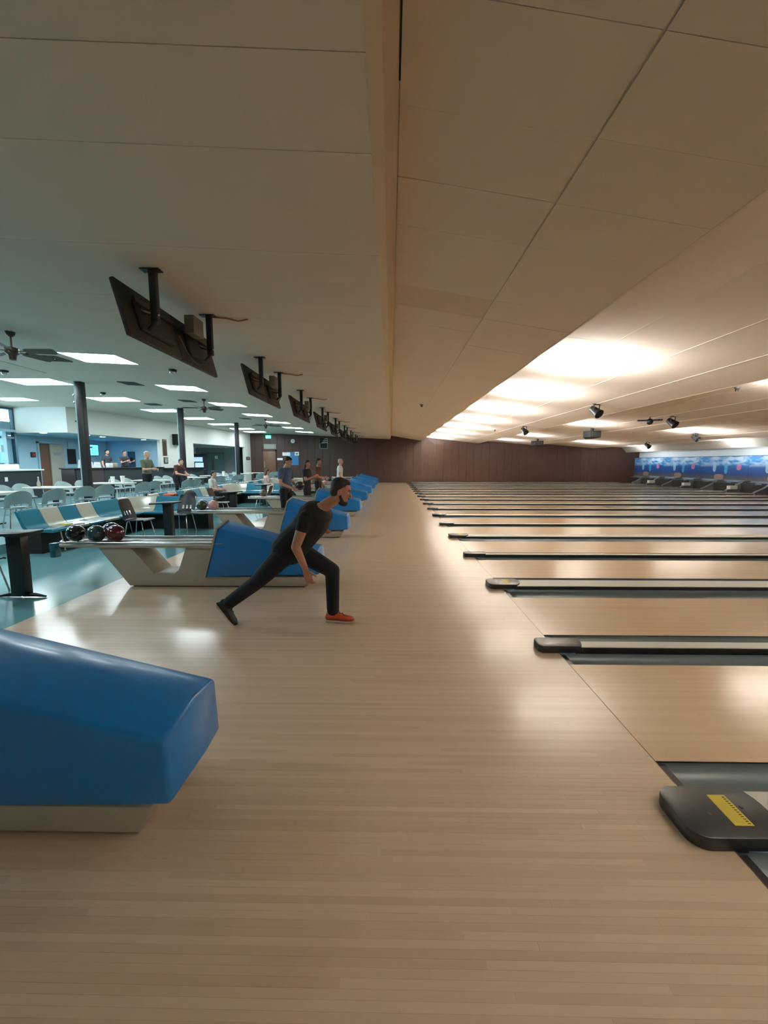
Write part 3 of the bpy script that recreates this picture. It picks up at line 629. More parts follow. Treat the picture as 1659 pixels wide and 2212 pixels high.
for n in range(2, 9):
    for yc in (A0 + LW + 0.285 + n * P, B0 + LW + (A0 + P - B0 - LW) / 2 + n * P):
        if yc > WALLY - 0.15: continue
        t = thing('kickback', 'grey kickback side panel between pin decks, %s counted from the far wall' % ['first', 'second', 'third', 'fourth', 'fifth', 'sixth', 'seventh', 'eighth', 'ninth', 'tenth', 'eleventh', 'twelfth', 'thirteenth', 'fourteenth'][12 - cnt], 'kickback', (0, yc, 0), group='kickback panels'); cnt += 1
        for me in ((kbm, kbl) if cnt % 2 == 0 else (kbm,)):
            o = bpy.data.objects.new(me.name, me); COL.objects.link(o); o.parent = t
sw_me = MB().box(-0.03, 0.03, -0.726, 0.726, 0.002, 0.46).mesh('board', bevel=0.01, seg=1); sw_me.materials.append(MATS['black_matte'])
sa_me = MB().box(-0.02, 1.2, -0.03, 0.03, 0.45, 0.52).mesh('arm'); sa_me.materials.append(MATS['kick_grey'])
lnk = 0
for n in range(4, 9):
    for y0 in (A0 + n * P, B0 + n * P):
        lnk += 1
        t = thing('pin_sweep', 'dark pin sweep bar lowered at the lane end, %s from the far wall' % ['first', 'second', 'third', 'fourth', 'fifth', 'sixth', 'seventh', 'eighth', 'ninth', 'tenth'][10 - lnk], 'pin sweep', (18.55 if False else 18.95, y0 + LW / 2, 0), group='pin sweep bars')
        o = bpy.data.objects.new('board', sw_me); COL.objects.link(o); o.parent = t
        for q in (-0.5, 0.5):
            o = bpy.data.objects.new('arm', sa_me); COL.objects.link(o); o.parent = t; o.location = (0, q, 0)

# ------------------------------------------------------------------ ball returns
def make_return():
    t = thing('ball_return', '', 'ball return', (0, 0, 0), group='ball returns')
    MB().prism([(-3.35, 0.012), (-1.07, 0.012), (-1.01, 0.135), (-2.2, 0.135), (-2.2, 0.515), (-2.60, 0.515), (-2.705, 0.225), (-2.775, 0.165), (-3.02, 0.165), (-3.31, 0.515), (-3.73, 0.515)], 'y', -0.215, 0.215).build('pedestal', 'return_grey', t, bevel=0.008)
    MB().box(-3.3, -1.1, -0.2, 0.2, 0.0, 0.013).build('base_shadow', 'black_matte', t)  # black inset sheet stands for the shadow under the pedestal
    tr = MB().prism(rr_poly(-4.3, -2.05, -0.25, 0.25, 0.2, 6), 'z', 0.515, 0.545).build('ball_tray', 'return_grey', t, bevel=0.006)
    for s in (-1, 1):
        MB().tube([(-2.1, s * 0.235, 0.57), (-4.1, s * 0.235, 0.57), (-4.22, s * 0.19, 0.57), (-4.28, s * 0.09, 0.57)], 0.016, 8).build('side_rail', 'rail_metal', tr, smooth=True)
    for s in (-1, 1): MB().tube([(-2.1, s * 0.06, 0.553), (-4.1, s * 0.06, 0.553)], 0.012, 8).build('track_rail', 'rail_metal', tr, smooth=True)
    # hood
    hb = MB()
    a = {}
    def V_(k, p): a[k] = len(hb.v); hb.v.append(p)
    for s, q in ((-1, 'n'), (1, 'f')):
        V_(q + 'BR', (-2.35, s * 0.25, 0.137)); V_(q + 'TR', (-2.17, s * 0.25, 0.765)); V_(q + 'TF', (-0.915, s * 0.25, 0.46)); V_(q + 'BF', (-0.905, s * 0.25, 0.172))
    V_('RR', (-2.13, 0, 0.835)); V_('RF', (-0.905, 0, 0.505)); V_('TIP', (-0.855, 0, 0.235)); V_('RB', (-2.35, 0, 0.137))
    for q in ('n', 'f'):
        hb.f += [(a[q + 'BR'], a[q + 'BF'], a[q + 'TF'], a[q + 'TR']), (a[q + 'TR'], a[q + 'TF'], a['RF'], a['RR']), (a[q + 'TF'], a[q + 'BF'], a['TIP'], a['RF']), (a[q + 'BR'], a[q + 'TR'], a['RR'], a['RB']), (a[q + 'BR'], a['RB'], a['TIP'], a[q + 'BF'])]
    h = hb.build('hood', 'hood_blue', t, bevel=0.022, seg=3)
    MB().rings([[(-2.35, -0.257, 0.13), (-2.35, 0.257, 0.13), (-2.165, 0.257, 0.775), (-2.12, 0, 0.845), (-2.165, -0.257, 0.775)], [(-2.372, -0.257, 0.13), (-2.372, 0.257, 0.13), (-2.185, 0.257, 0.78), (-2.14, 0, 0.85), (-2.185, -0.257, 0.78)]]).build('rear_trim', 'return_grey', h)
    return t
ret = make_return(); RETY = 1.80
rets = [ret]; ret.location = (0, RETY, 0)
for n in range(1, 9): rets.append(dup(ret, (0, RETY + n * P, 0)))
for n, r in enumerate(rets):
    r['label'] = ('large blue ball return hood cut off by the left edge, nearest the camera', 'blue hooded ball return with grey V-shaped stand behind the bowler', 'blue hooded ball return just beyond the bowler, in front of the blue-shirted man')[n] if n < 3 else 'blue hooded ball return, the %s one counted from the camera' % ORD[n]
ball_me = {}
def ball(x, yy, mat, label, z=0.565, grp='bowling balls on the racks'):
    if mat not in ball_me:
        ball_me[mat] = MB().ball((0, 0, 0), 0.109, 28, 16).mesh('shell', smooth=True); ball_me[mat].materials.append(MATS[mat])
    if 'hole' not in ball_me:
        ball_me['hole'] = MB().lathe([(0.001, 0), (0.013, 0), (0.013, 0.0015), (0.001, 0.0015)], n=10).mesh('finger_hole'); ball_me['hole'].materials.append(MATS['pit_black'])
    t = thing('bowling_ball', label, 'bowling ball', (x, yy, z + 0.109), random.uniform(0, 6), grp); t.rotation_euler = (random.uniform(-1, 1), random.uniform(-1, 1), random.uniform(0, 6))
    o = bpy.data.objects.new('shell', ball_me[mat]); COL.objects.link(o); o.parent = t
    for a, b in ((0, 0), (0.28, 0.14), (0.28, -0.14)):
        q = bpy.data.objects.new('finger_hole', ball_me['hole']); COL.objects.link(q); q.parent = t
        d = Vector((math.sin(a), math.sin(b), math.cos(a))).normalized(); q.location = d * 0.1083; q.rotation_euler = d.to_track_quat('Z', 'Y').to_euler()
yr = RETY + P
ball(-4.09, yr - 0.09, 'ball_black', 'black bowling ball at the left end of the rack behind the bowler')
ball(-3.80, yr - 0.12, 'ball_teal', 'dark teal bowling ball between the black and the maroon ball')
ball(-3.77, yr + 0.13, 'ball_navy', 'dark navy bowling ball half hidden behind the maroon ball')
ball(-3.56, yr - 0.10, 'ball_maroon', 'maroon bowling ball at the right end of the rack behind the bowler')
yr += P
ball(-4.05, yr - 0.12, 'ball_green', 'olive green bowling ball on the rack by the empty black chair')
ball(-3.81, yr - 0.09, 'ball_pink', 'pale pink marbled bowling ball beside the olive green ball')
ball(-4.14, yr + 0.12, 'ball_blue', 'bright blue bowling ball behind the olive green ball')
yr += P
ball(-3.85, yr, 'ball_grey', 'grey bowling ball alone on the fourth rack')
for n in range(4, 7):
    for j, (dx, mt) in enumerate(((-4.0, 'ball_maroon'), (-3.7, 'ball_grey'), (-3.4, 'ball_black'), (-3.1, 'ball_pink'))):
        ball(dx, RETY + n * P, mt, '%s bowling ball on the %s ball return from the camera' % (mt[5:], ORD[n]))

# ------------------------------------------------------------------ overhead monitors
def make_monitor():
    t = thing('overhead_monitor', '', 'monitor', (0, 0, 0), group='overhead monitors')
    # tilted screens facing the seats (-x): bottom x -2.60 z 2.86, top x -2.74 z 3.41 ; seen from behind
    tilt = Matrix.Translation((-2.60, 0, 2.86)) @ Matrix.Rotation(-math.atan2(0.14, 0.55), 4, 'Y')
    for y0 in (0.0, 1.07):
        sb = MB().box(-0.05, 0.0, y0, y0 + 1.06, 0, 0.57).xf(tilt).build('screen_back', 'tv_back', t, bevel=0.012)
        MB().box(-0.056, -0.05, y0 + 0.03, y0 + 1.03, 0.03, 0.54).xf(tilt).build('screen_glass', 'screen_dark', sb)
        MB().box(0.0, 0.05, y0 + 0.2, y0 + 0.86, 0.1, 0.42).xf(tilt).build('electronics_bulge', 'tv_back', sb, bevel=0.02)
    MB().box(0.045, 0.075, 0.15, 2.0, 0.36, 0.42).xf(tilt).build('mounting_rail', 'black_metal', t)
    for yp in (0.27, 1.62):
        ps = MB().box(-2.52, -2.45, yp - 0.035, yp + 0.035, 3.05, ZL(-2.5) - 0.002).build('post', 'black_metal', t, bevel=0.004)
        MB().box(-2.60, -2.40, yp - 0.05, yp + 0.05, ZL(-2.45) - 0.012, ZL(-2.45) - 0.004).build('ceiling_plate', 'black_metal', ps)
        MB().tube([(-2.45, yp, 3.12), (-2.62, yp, 3.16), (-2.66, yp, 3.22)], 0.02, 8).build('bracket_arm', 'rail_metal', ps, smooth=True)
        MB().tube([(-2.48, yp, 3.06), (-2.56, yp, 2.98)], 0.022, 8).build('bracket_strut', 'black_metal', ps, smooth=True)
    MB().box(-2.56, -2.44, 1.05, 1.33, 3.18, 3.40).build('power_box', 'tv_box', t, bevel=0.01)
    pts = [(-2.46 , 0.7 + 0.9 * k / 10, 3.05 - 0.22 * math.sin(PI * k / 10)) for k in range(11)]
    MB().tube(pts, 0.007, 6).build('cable', 'black_metal', t, smooth=True)
    MB().tube([(-2.46, 1.66, ZL(-2.46) - 0.012), (-2.25, 1.66, ZL(-2.25) - 0.02), (-2.12, 1.72, ZL(-2.1) - 0.03), (-1.98, 1.70, ZL(-2) - 0.008)], 0.011, 6).build('conduit', 'orange_wire', t, smooth=True)
    return t
mon = make_monitor(); mon.location = (0, 4.3, 0)
mons = [mon] + [dup(mon, (0, 4.3 + n * 3.62, 0)) for n in range(1, 8)]
for n, r in enumerate(mons): r['label'] = 'dark back of a wide ceiling-hung monitor pair, %s' % ('nearest and largest' if n == 0 else ORD[n] + ' counted from the camera')

# ------------------------------------------------------------------ ceiling fixtures over the seating
def troffer(x, yy, wx, wy, label, grp):
    t = thing('ceiling_light', label, 'ceiling light', (x, yy, ZL(x)), group=grp); sl = 0.05 if x > -9 else 0.0
    t.rotation_euler = (0, math.atan(sl), 0)
    MB().add([(-wx / 2, -wy / 2, -0.003), (wx / 2, -wy / 2, -0.003), (wx / 2, wy / 2, -0.003), (-wx / 2, wy / 2, -0.003)], [(0, 3, 2, 1)]).build('diffuser', 'troffer_glow', t)
    for a, b, c, d in ((-wx / 2 - .03, wx / 2 + .03, -wy / 2 - .03, -wy / 2), (-wx / 2 - .03, wx / 2 + .03, wy / 2, wy / 2 + .03), (-wx / 2 - .03, -wx / 2, -wy / 2, wy / 2), (wx / 2, wx / 2 + .03, -wy / 2, wy / 2)):
        MB().box(a, b, c, d, -0.012, -0.001).build('frame', 'lamp_white', t)
    return t
for k in range(-2, 7):
    yy = 8.97 + 3.49 * k
    troffer(-6.12, yy, 1.15, 0.82, ('glowing ceiling panel light in the row over the benches, %s in view from the camera' % ORD[k]) if k >= 0 else 'glowing ceiling panel light over the benches, out of view %s the camera' % ('beside' if k == -1 else 'just behind'), 'ceiling lights over the benches')
for k in range(-2, 7):
    yy = 12.2 + 3.34 * k
    if k == 6: yy = 31.6
    troffer(-10.2, yy, 1.45, 0.95, ('glowing ceiling panel light in the row over the tables, %s in view from the camera' % ORD[k]) if k >= 0 else 'glowing ceiling panel light over the tables, out of view %s the camera' % ('beside' if k == -1 else 'just behind'), 'ceiling lights over the tables')
troffer(-13.8, 15.45, 1.2, 0.7, 'glowing ceiling panel light near the window at the left edge', 'ceiling lights by the window')
def fan(x, yy, rz, label):
    t = thing('ceiling_fan', label, 'fan', (x, yy, ZL(x)), rz, 'ceiling fans')
    MB().lathe([(0.001, 0), (0.075, 0), (0.06, -0.05), (0.03, -0.08), (0.001, -0.08)], n=16).build('canopy', 'brass', t, smooth=True)
    MB().tube([(0, 0, -0.06), (0, 0, -0.26)], 0.014, 8).build('downrod', 'brass', t)
    MB().lathe([(0.001, -0.24), (0.05, -0.25), (0.1, -0.27), (0.1, -0.35), (0.06, -0.38), (0.05, -0.46), (0.001, -0.47)], n=18).build('motor', 'brass', t, smooth=True)
    for k in range(5):
        R_ = Matrix.Rotation(2 * PI * k / 5, 4, 'Z')
        bl = MB().prism([(0.2, -0.05), (0.25, -0.07), (0.66, -0.085), (0.70, -0.06), (0.70, 0.06), (0.66, 0.085), (0.25, 0.07), (0.2, 0.05)], 'z', -0.004, 0.004).xf(R_ @ Matrix.Translation((0, 0, -0.31)) @ Matrix.Rotation(-0.3, 4, 'X')).build('blade', 'fan_blade', t)
        MB().box(0.09, 0.26, -0.015, 0.015, -0.006, 0.006).xf(R_ @ Matrix.Translation((0, 0, -0.315))).build('blade_arm', 'brass', bl)
fan(-6.44, 7.25, 0.1, 'five-bladed brown ceiling fan at the left edge above the tables')
fan(-6.5, 14.73, 0.9, 'five-bladed brown ceiling fan between the bench lights, second from the camera')
fan(-6.35, 21.4, 0.5, 'small distant five-bladed ceiling fan before the far door')
def vent(x, yy, label):
    t = thing('ceiling_vent', label, 'vent', (x, yy, ZL(x)), 0, 'ceiling vents'); t.rotation_euler = (0, math.atan(0.05) if x > -9 else 0, 0)
    MB().box(-0.22, 0.22, -0.22, 0.22, -0.006, -0.001).build('backing', 'pit_black', t)
    for a in (-1, 1):
        MB().box(-0.24, 0.24, a * 0.23 - 0.02, a * 0.23 + 0.02, -0.018, -0.001).build('frame', 'vent_grey', t); MB().box(a * 0.23 - 0.02, a * 0.23 + 0.02, -0.21, 0.21, -0.018, -0.001).build('frame', 'vent_grey', t)
    for k in range(5): MB().box(-0.21, 0.21, -0.19 + k * 0.09, -0.15 + k * 0.09, -0.016, -0.004).build('slat', 'vent_grey', t)
for x, yy, lb in ((-7.29, 9.2, 'beside the near fan'), (-7.39, 12.07, 'right of the near pillar top'), (-7.43, 15.47, 'right of the second fan'), (-9.5, 16.9, 'between near and middle pillars'), (-7.41, 21.5, 'before the third fan'), (-6.9, 25.5, 'near the far wall')):
    vent(x, yy, 'square dark ceiling vent ' + lb)
def dome(x, yy, label):
    t = thing('ceiling_camera', label, 'camera', (x, yy, ZL(x)), 0, 'dome cameras')
    MB().lathe([(0.001, 0), (0.09, 0), (0.085, -0.05), (0.001, -0.05)], n=18).build('base', 'black_metal', t, smooth=True)
    MB().lathe([(0.07, -0.05), (0.065, -0.08), (0.045, -0.105), (0.001, -0.118), (0.001, -0.05)], n=18).build('dome', 'rail_metal', t, smooth=True)
dome(-5.01, 9.8, 'small dome camera on the ceiling right of the nearest light'); dome(-9.6, 14.1, 'small dome camera beside the near pillar top'); dome(-9.8, 10.75, 'small dome camera at the left edge under the fan')

# fixtures over the lanes
def zsec(x):
    for a, z0, b, z1 in SEC:
        if a <= x <= b: return z0 + (z1 - z0) * (x - a) / (b - a)
def spot(x, yy, label):
    t = thing('ceiling_spotlight', label, 'spotlight', (x, yy, zsec(x)), 0.4, 'black spotlights over the lanes')
    MB().tube([(-0.1, 0, -0.0), (-0.1, 0, -0.14), (-0.09, 0, -0.2)], 0.014, 6).build('yoke', 'black_metal', t); MB().tube([(0.1, 0, 0), (0.1, 0, -0.14), (0.09, 0, -0.2)], 0.014, 6).build('yoke', 'black_metal', t)
    MB().box(-0.13, 0.13, -0.03, 0.03, -0.02, 0.015).build('clamp', 'black_metal', t)
    MB().lathe([(0.001, -0.2), (0.09, -0.2), (0.1, -0.1), (0.13, 0.1), (0.14, 0.12), (0.12, 0.12), (0.11, 0.08), (0.001, 0.06)], n=18).xf(Matrix.Translation((0, 0, -0.22)) @ Matrix.Rotation(2.2, 4, 'X')).build('lamp_body', 'black_metal', t, smooth=True)
spot(5.9, 12.3, 'black spotlight on a yoke, largest of those over the lanes'); spot(6.1, 19.4, 'black spotlight on a yoke, further away over the lanes'); spot(9.6, 14.6, 'round black spotlight right of the hanging bar'); spot(14.0, 19.6, 'black spotlight near the sloped bulkhead at right'); spot(15.4, 25.5, 'small black spotlight near the far brown wall')
def lspk(x, yy, label):
    t = thing('ceiling_loudspeaker', label, 'speaker', (x, yy, zsec(x)), 0.5, 'black loudspeakers over the lanes')
    MB().box(-0.05, 0.05, -0.05, 0.05, -0.12, 0.01).build('bracket', 'black_metal', t)
    MB().prism([(-0.36, -0.14), (0.36, -0.12), (0.36, -0.42), (-0.2, -0.5), (-0.36, -0.42)], 'y', -0.2, 0.2).build('cabinet', 'black_matte', t, bevel=0.012)
    MB().box(-0.3, 0.3, -0.215, -0.2, -0.4, -0.16).build('grille', 'vent_grey', t)
lspk(9.3, 19.7, 'black wedge loudspeaker hanging over the lanes, larger one'); lspk(9.6, 27.8, 'black wedge loudspeaker hanging over the lanes, further one')
hb_ = thing('lighting_bar', 'short black lighting bar with round lamp over the lanes', 'lighting bar', (9.0, 14.9, zsec(9.0) - 0.03), -0.35)
MB().tube([(0, 0, 0.01), (0, 0, -0.1)], 0.02, 8).build('stem', 'black_metal', hb_); MB().box(-0.38, 0.38, -0.04, 0.04, -0.14, -0.09).build('bar', 'black_metal', hb_, bevel=0.01); MB().ball((0, 0, -0.16), 0.11, 16, 10).build('lamp', 'black_metal', hb_, smooth=True)
def sensor(x, yy, label, z=None):
    t = thing('ceiling_sensor', label, 'sensor', (x, yy, z or zsec(x)), 0, 'small ceiling sensors')
    MB().lathe([(0.001, 0.004), (0.06, 0.004), (0.055, -0.03), (0.001, -0.03)], n=14).build('base', 'kick_grey', t, smooth=True); MB().box(-0.03, 0.03, -0.02, 0.02, -0.09, -0.03).build('head', 'brass', t, bevel=0.004)
sensor(1.05, 14.6, 'small brown sensor on the first ceiling bay'); sensor(7.9, 9.9, 'small sensor on the ceiling near the right edge'); sensor(5.4, 22.1, 'small dark sensor left of the far spotlights'); sensor(7.6, 24.5, 'tiny sensor above the further loudspeaker')

# ------------------------------------------------------------------ benches
PROF = [(0.0, 0.37), (0.01, 0.41), (-0.02, 0.435), (-0.36, 0.41), (-0.44, 0.43), (-0.50, 0.50), (-0.60, 0.735), (-0.63, 0.755), (-0.66, 0.735), (-0.55, 0.45), (-0.48, 0.385), (-0.38, 0.375)]
def settee(label, xf_, ya, yb, xw, seq, wseq):
    t = thing('bench', label, 'bench', (xf_, yb, 0), group='teal and cream benches')
    # base plinth
    MB().prism([(-0.5, ya - yb), (-0.22, ya - yb), (-0.22, 0.22), (xw - xf_, 0.22), (xw - xf_, 0.5), (-0.5, 0.5)], 'z', 0.0, 0.372).build('plinth', 'black_matte', t)
    y0 = ya - yb
    wu = -y0 / sum(q for _, q in seq)
    for c, q in seq:
        y1 = y0 + wu * q; MB().prism(PROF, 'y', y0 + 0.003, y1 - 0.003).build('seat_shell', 'bench_teal' if c == 'T' else 'bench_cream', t, bevel=0.006, seg=1); y0 = y1
    rs = []
    for i in range(9):
        a = PI - (PI / 2) * i / 8 if False else PI - PI / 2 * i / 8
        rs.append([(max(-x_, 0.002) * math.cos(a), max(-x_, 0.002) * math.sin(a), z_) for x_, z_ in PROF])
    MB().rings(rs).build('corner_shell', 'bench_cream', t, smooth=True)
    x0 = 0.0; wu = (xw - xf_) / sum(q for _, q in wseq)
    for c, q in wseq:
        x1 = x0 + wu * q; MB().prism([(-a, b) for a, b in PROF], 'x', x0 + 0.003, x1 - 0.003).build('seat_shell', 'bench_teal' if c == 'T' else 'bench_cream', t, bevel=0.006, seg=1); x0 = x1
    for yy in (ya - yb + 0.3, -0.4): MB().tube([(-0.12, yy, 0.37), (-0.05, yy, 0.0)], 0.014, 6).build('leg', 'chrome', t)
    return t
settee('near teal and cream moulded bench with a turned end, facing the lanes', -5.86, 7.05, 9.72, -4.42, [('T', 1), ('C', .95), ('T', 1), ('C', 1), ('T', 1.9)], [('T', 1.5), ('C', 1), ('T', 1.1)])
settee('second teal and cream moulded bench beyond the near one', -5.86, 11.0, 16.3, -4.42, [('C', 1), ('T', 1), ('C', 1), ('T', 1), ('C', 1), ('T', 1.3), ('C', 1), ('T', 1), ('C', 1), ('T', 1), ('C', 1)], [('T', 2), ('C', 1.3), ('T', 1)])
settee('third teal and cream moulded bench, far back', -5.86, 17.6, 22.6, -4.42, [('T', 1), ('C', 1), ('T', 1), ('C', 1), ('T', 1), ('C', 1), ('T', 1), ('C', 1)], [('T', 1), ('C', 1), ('T', 1)])
settee('cream and teal bench end behind the black-dressed person', -4.6, 19.5, 21.6, -3.9, [('C', 1), ('T', 1), ('C', 1)], [('C', 1), ('T', 1)])

# scorer tables: black T-shaped pedestal tables
def ttable():
    t = thing('pedestal_table', '', 'table', (0, 0, 0), group='black pedestal tables')
    MB().prism([(-0.30, -0.10), (-0.26, -0.17), (0.22, -0.17), (0.28, -0.1), (0.28, 0.1), (0.22, 0.17), (-0.26, 0.17), (-0.30, 0.1)], 'z', 0.755, 0.785).xf(Matrix.Rotation(-0.05, 4, 'Y')).build('table_top', 'black_metal', t, bevel=0.008)
    MB().box(-0.10, 0.10, -0.06, 0.06, 0.73, 0.76).build('top_bracket', 'black_metal', t)
    MB().prism([(-0.085, 0.03), (0.085, 0.03), (0.09, 0.75), (-0.09, 0.75)], 'y', -0.055, 0.055).build('column', 'black_metal', t, bevel=0.006)
    for s in (-1, 1):
        MB().tube([(s * 0.02, 0, 0.035), (s * 0.16, 0, 0.03), (s * 0.28, 0, 0.012)], [0.03, 0.022, 0.012], 8).build('foot', 'black_metal', t, smooth=True)
    return t
tt = ttable(); tt.location = (-4.36, 4.72, 0); tt['label'] = 'black pedestal table at the left edge on the teal floor'
for k, (x, yy, lb) in enumerate(((-4.56, 8.42, 'black pedestal table in front of the near bench corner'), (-4.42, 11.6, 'black pedestal table beside the seated man in white'), (-4.7, 15.4, 'black pedestal table before the second bench end'), (-4.5, 18.9, 'black pedestal table hidden behind the blue-shirted man'))):
    dup(tt, (x, yy, 0), 0, lb)

def grid_panel(us, vs_, holes, th_, fn):
    """sheet with openings: u across, v up; fn(u, v) -> Vector; thickness along -x"""
    mb = MB(); nu, nv = len(us), len(vs_); A = [[fn(u, v) for u in us] for v in vs_]
    idx = lambda i, j, k: (j * nu + i) * 2 + k
    vv = []
    for j in range(nv):
        for i in range(nu): vv += [A[j][i], A[j][i] + Vector((-th_, 0, 0))]
    cells = {(i, j) for i in range(nu - 1) for j in range(nv - 1)} - set(holes); fs = []
    for i, j in cells:
        fs.append((idx(i, j, 0), idx(i + 1, j, 0), idx(i + 1, j + 1, 0), idx(i, j + 1, 0))); fs.append((idx(i, j, 1), idx(i, j + 1, 1), idx(i + 1, j + 1, 1), idx(i + 1, j, 1)))
        for (di, dj), (p, q) in (((-1, 0), ((i, j), (i, j + 1))), ((1, 0), ((i + 1, j), (i + 1, j + 1))), ((0, -1), ((i, j), (i + 1, j))), ((0, 1), ((i, j + 1), (i + 1, j + 1)))):
            if (i + di, j + dj) not in cells: fs.append((idx(*p, 0), idx(*q, 0), idx(*q, 1), idx(*p, 1)))
    return mb.add(vv, fs)
# moulded side chairs with three slots, facing +x
def slot_chair(mat, legm):
    t = thing('side_chair', '', 'chair', (0, 0, 0), group='moulded side chairs')
    us = [-0.22, -0.19, -0.105, -0.075, -0.015, 0.015, 0.075, 0.105, 0.19, 0.22]; us = [-0.21, -0.17, -0.115, -0.065, -0.025, 0.025, 0.065, 0.115, 0.17, 0.21]
    vz = [0.42, 0.45, 0.52, 0.60, 0.68, 0.76, 0.82, 0.84]
    def fn(u, v):
        q = max(0, (v - 0.78) / 0.06); wv = 1 - 0.22 * q * q - 0.12 * max(0, (v - 0.45) / 0.4)
        return Vector((-0.19 - 0.13 * max(0, v - 0.44) / 0.4 + 0.6 * u * u, u * wv, v))
    MB_ = grid_panel(us, vz, {(2, 2), (4, 2), (6, 2)}, 0.012, fn); MB_.build('backrest', mat, t, smooth=True)
    MB().prism([(0.22, 0.40), (0.23, 0.415), (0.2, 0.435), (0.0, 0.425), (-0.16, 0.43), (-0.21, 0.46), (-0.222, 0.45), (-0.17, 0.412), (0.0, 0.408), (0.19, 0.415)], 'y', -0.2, 0.2).build('seat', mat, t, bevel=0.004, seg=1)
    for a, b in ((1, 1), (1, -1), (-1, 1), (-1, -1)):
        MB().tube([(a * 0.10, b * 0.14, 0.415), (a * 0.15, b * 0.16, 0.38), (a * 0.22, b * 0.2, 0.0)], 0.011, 8).build('leg', legm, t, smooth=True)
    return t
sc_ = slot_chair('shell_navy', 'chrome'); sc_.location = (-5.20, 8.45, 0); sc_['label'] = 'empty navy moulded chair with three slots in front of the near bench'
for x, yy, rz, lb in ((-4.95, 4.75, PI / 2, 'navy moulded chair cut off by the left edge behind the black table'), (-4.78, 9.42, -PI / 2, 'navy moulded chair turned away, under the near bench end')):
    dup(sc_, (x, yy, 0), rz, lb)
sb_ = slot_chair('shell_brown', 'chrome'); sb_.location = (-5.05, 12.2, 0); sb_['label'] = 'brown moulded chair beside the pale pink ball'
dup(sb_, (-4.2, 13.6, 0), PI, 'brown moulded chair facing the seated man in white')

# concourse tables and shell chairs
def ctable():
    t = thing('dining_table', '', 'table', (0, 0, 0), group='white tables on the concourse')
    MB().rrect(-0.66, 0.66, -0.36, 0.36, 0.715, 0.75, 0.09, 5).build('table_top', 'table_white', t, bevel=0.008)
    MB().box(-0.05, 0.05, -0.05, 0.05, 0.03, 0.715).build('column', 'black_metal', t)
    MB().box(-0.32, 0.32, -0.2, 0.2, 0.695, 0.714).build('under_plate', 'black_metal', t)
    MB().rrect(-0.35, 0.35, -0.22, 0.22, 0.0, 0.03, 0.08, 4).build('base', 'black_metal', t, bevel=0.006)
    return t
def cchair():
    t = thing('shell_chair', '', 'chair', (0, 0, 0), group='pale shell chairs')
    us = [-0.24, -0.215, -0.16, -0.08, 0, 0.08, 0.16, 0.215, 0.24]; vz = [0.42, 0.46, 0.53, 0.60, 0.68, 0.74, 0.79, 0.815]
    def fn(u, v):
        top = 0.815 - 2.2 * abs(u) ** 2.3 * 1.6; vv = 0.42 + (v - 0.42) * (top - 0.42) / 0.395
        return Vector((-0.19 - 0.16 * (vv - 0.42) / 0.4 + 2.2 * u * u, u, vv))
    grid_panel(us, vz, {(i, 1) for i in range(2, 6)}, 0.022, fn).build('backrest', 'shell_grey', t, smooth=True)
    MB().rrect(-0.21, 0.23, -0.23, 0.23, 0.415, 0.445, 0.08, 4).build('seat', 'shell_grey', t, bevel=0.01)
    for a, b in ((1, 1), (1, -1), (-1, 1), (-1, -1)): MB().tube([(a * 0.12, b * 0.14, 0.415), (a * 0.2, b * 0.2, 0.0)], 0.012, 8).build('leg', 'chrome', t, smooth=True)
    return t
T_ = None; C_ = None; TABY = [9.35, 11.45, 13.85, 16.2, 19.4, 22.0, 26.0, 28.6]
for i, yy in enumerate(TABY):
    lab = 'white table on the raised concourse, %s in the row from the camera' % ORD[i]
    if T_ is None: T_ = ctable(); T_.location = (-9.35, yy, 0.17); T_['label'] = lab
    else: dup(T_, (-9.35, yy, 0.17), 0, lab)
    for sx_, rz, nm in ((1, PI, 'lane'), (-1, 0, 'wall')):
        for sy_, nn in ((-0.42, 'nearer'), (0.46, 'farther')):
            l2 = 'pale grey-green shell chair, %s one on the %s side of the %s concourse table' % (nn, nm, ORD[i])
            lc = (-9.35 + sx_ * (1.12 + random.uniform(-0.08, 0.12)), yy + sy_ + random.uniform(-0.06, 0.06), 0.17); r_ = rz - (0.62 if sx_ == 1 else 0.5) + random.uniform(-0.15, 0.15)
            if i == 3 and sx_ == 1: lc = (lc[0] + 0.35, lc[1], 0.17)
            if C_ is None: C_ = cchair(); C_.location = lc; C_.rotation_euler = (0, 0, r_); C_['label'] = l2
            else: dup(C_, lc, r_, l2)
def cup(x, yy, z, label, sc=1.0):
    t = thing('paper_cup', label, 'cup', (x, yy, z), group='paper cups'); 
    MB().lathe([(0.001, 0), (0.038 * sc, 0), (0.05 * sc, 0.15 * sc), (0.001, 0.15 * sc)], n=16).build('cup', 'cup_white', t, smooth=True); MB().lathe([(0.001, 0.15 * sc), (0.054 * sc, 0.15 * sc), (0.05 * sc, 0.17 * sc), (0.001, 0.172 * sc)], n=16).build('lid', 'cup_white', t, smooth=True)
zt = 0.92
cup(-8.95, 13.8, zt, 'tall white paper cup on the third table before the bar counter', 1.35); cup(-9.25, 13.75, zt, 'second white cup left of the tall paper cup', 1.25); cup(-8.85, 22.0, zt, 'white cup on a far table before the lobby', 1.3)
bo = thing('sauce_bottle', 'pale slim bottle on the second table by the near pillar', 'bottle', (-9.75, 11.4, zt)); MB().lathe([(0.001, 0), (0.04, 0), (0.045, 0.1), (0.02, 0.17), (0.014, 0.25), (0.001, 0.25)], n=16).build('bottle', 'bench_cream', bo, smooth=True); MB().lathe([(0.001, 0.25), (0.016, 0.25), (0.014, 0.28), (0.001, 0.28)], n=12).build('cap', 'cup_white', bo, smooth=True)
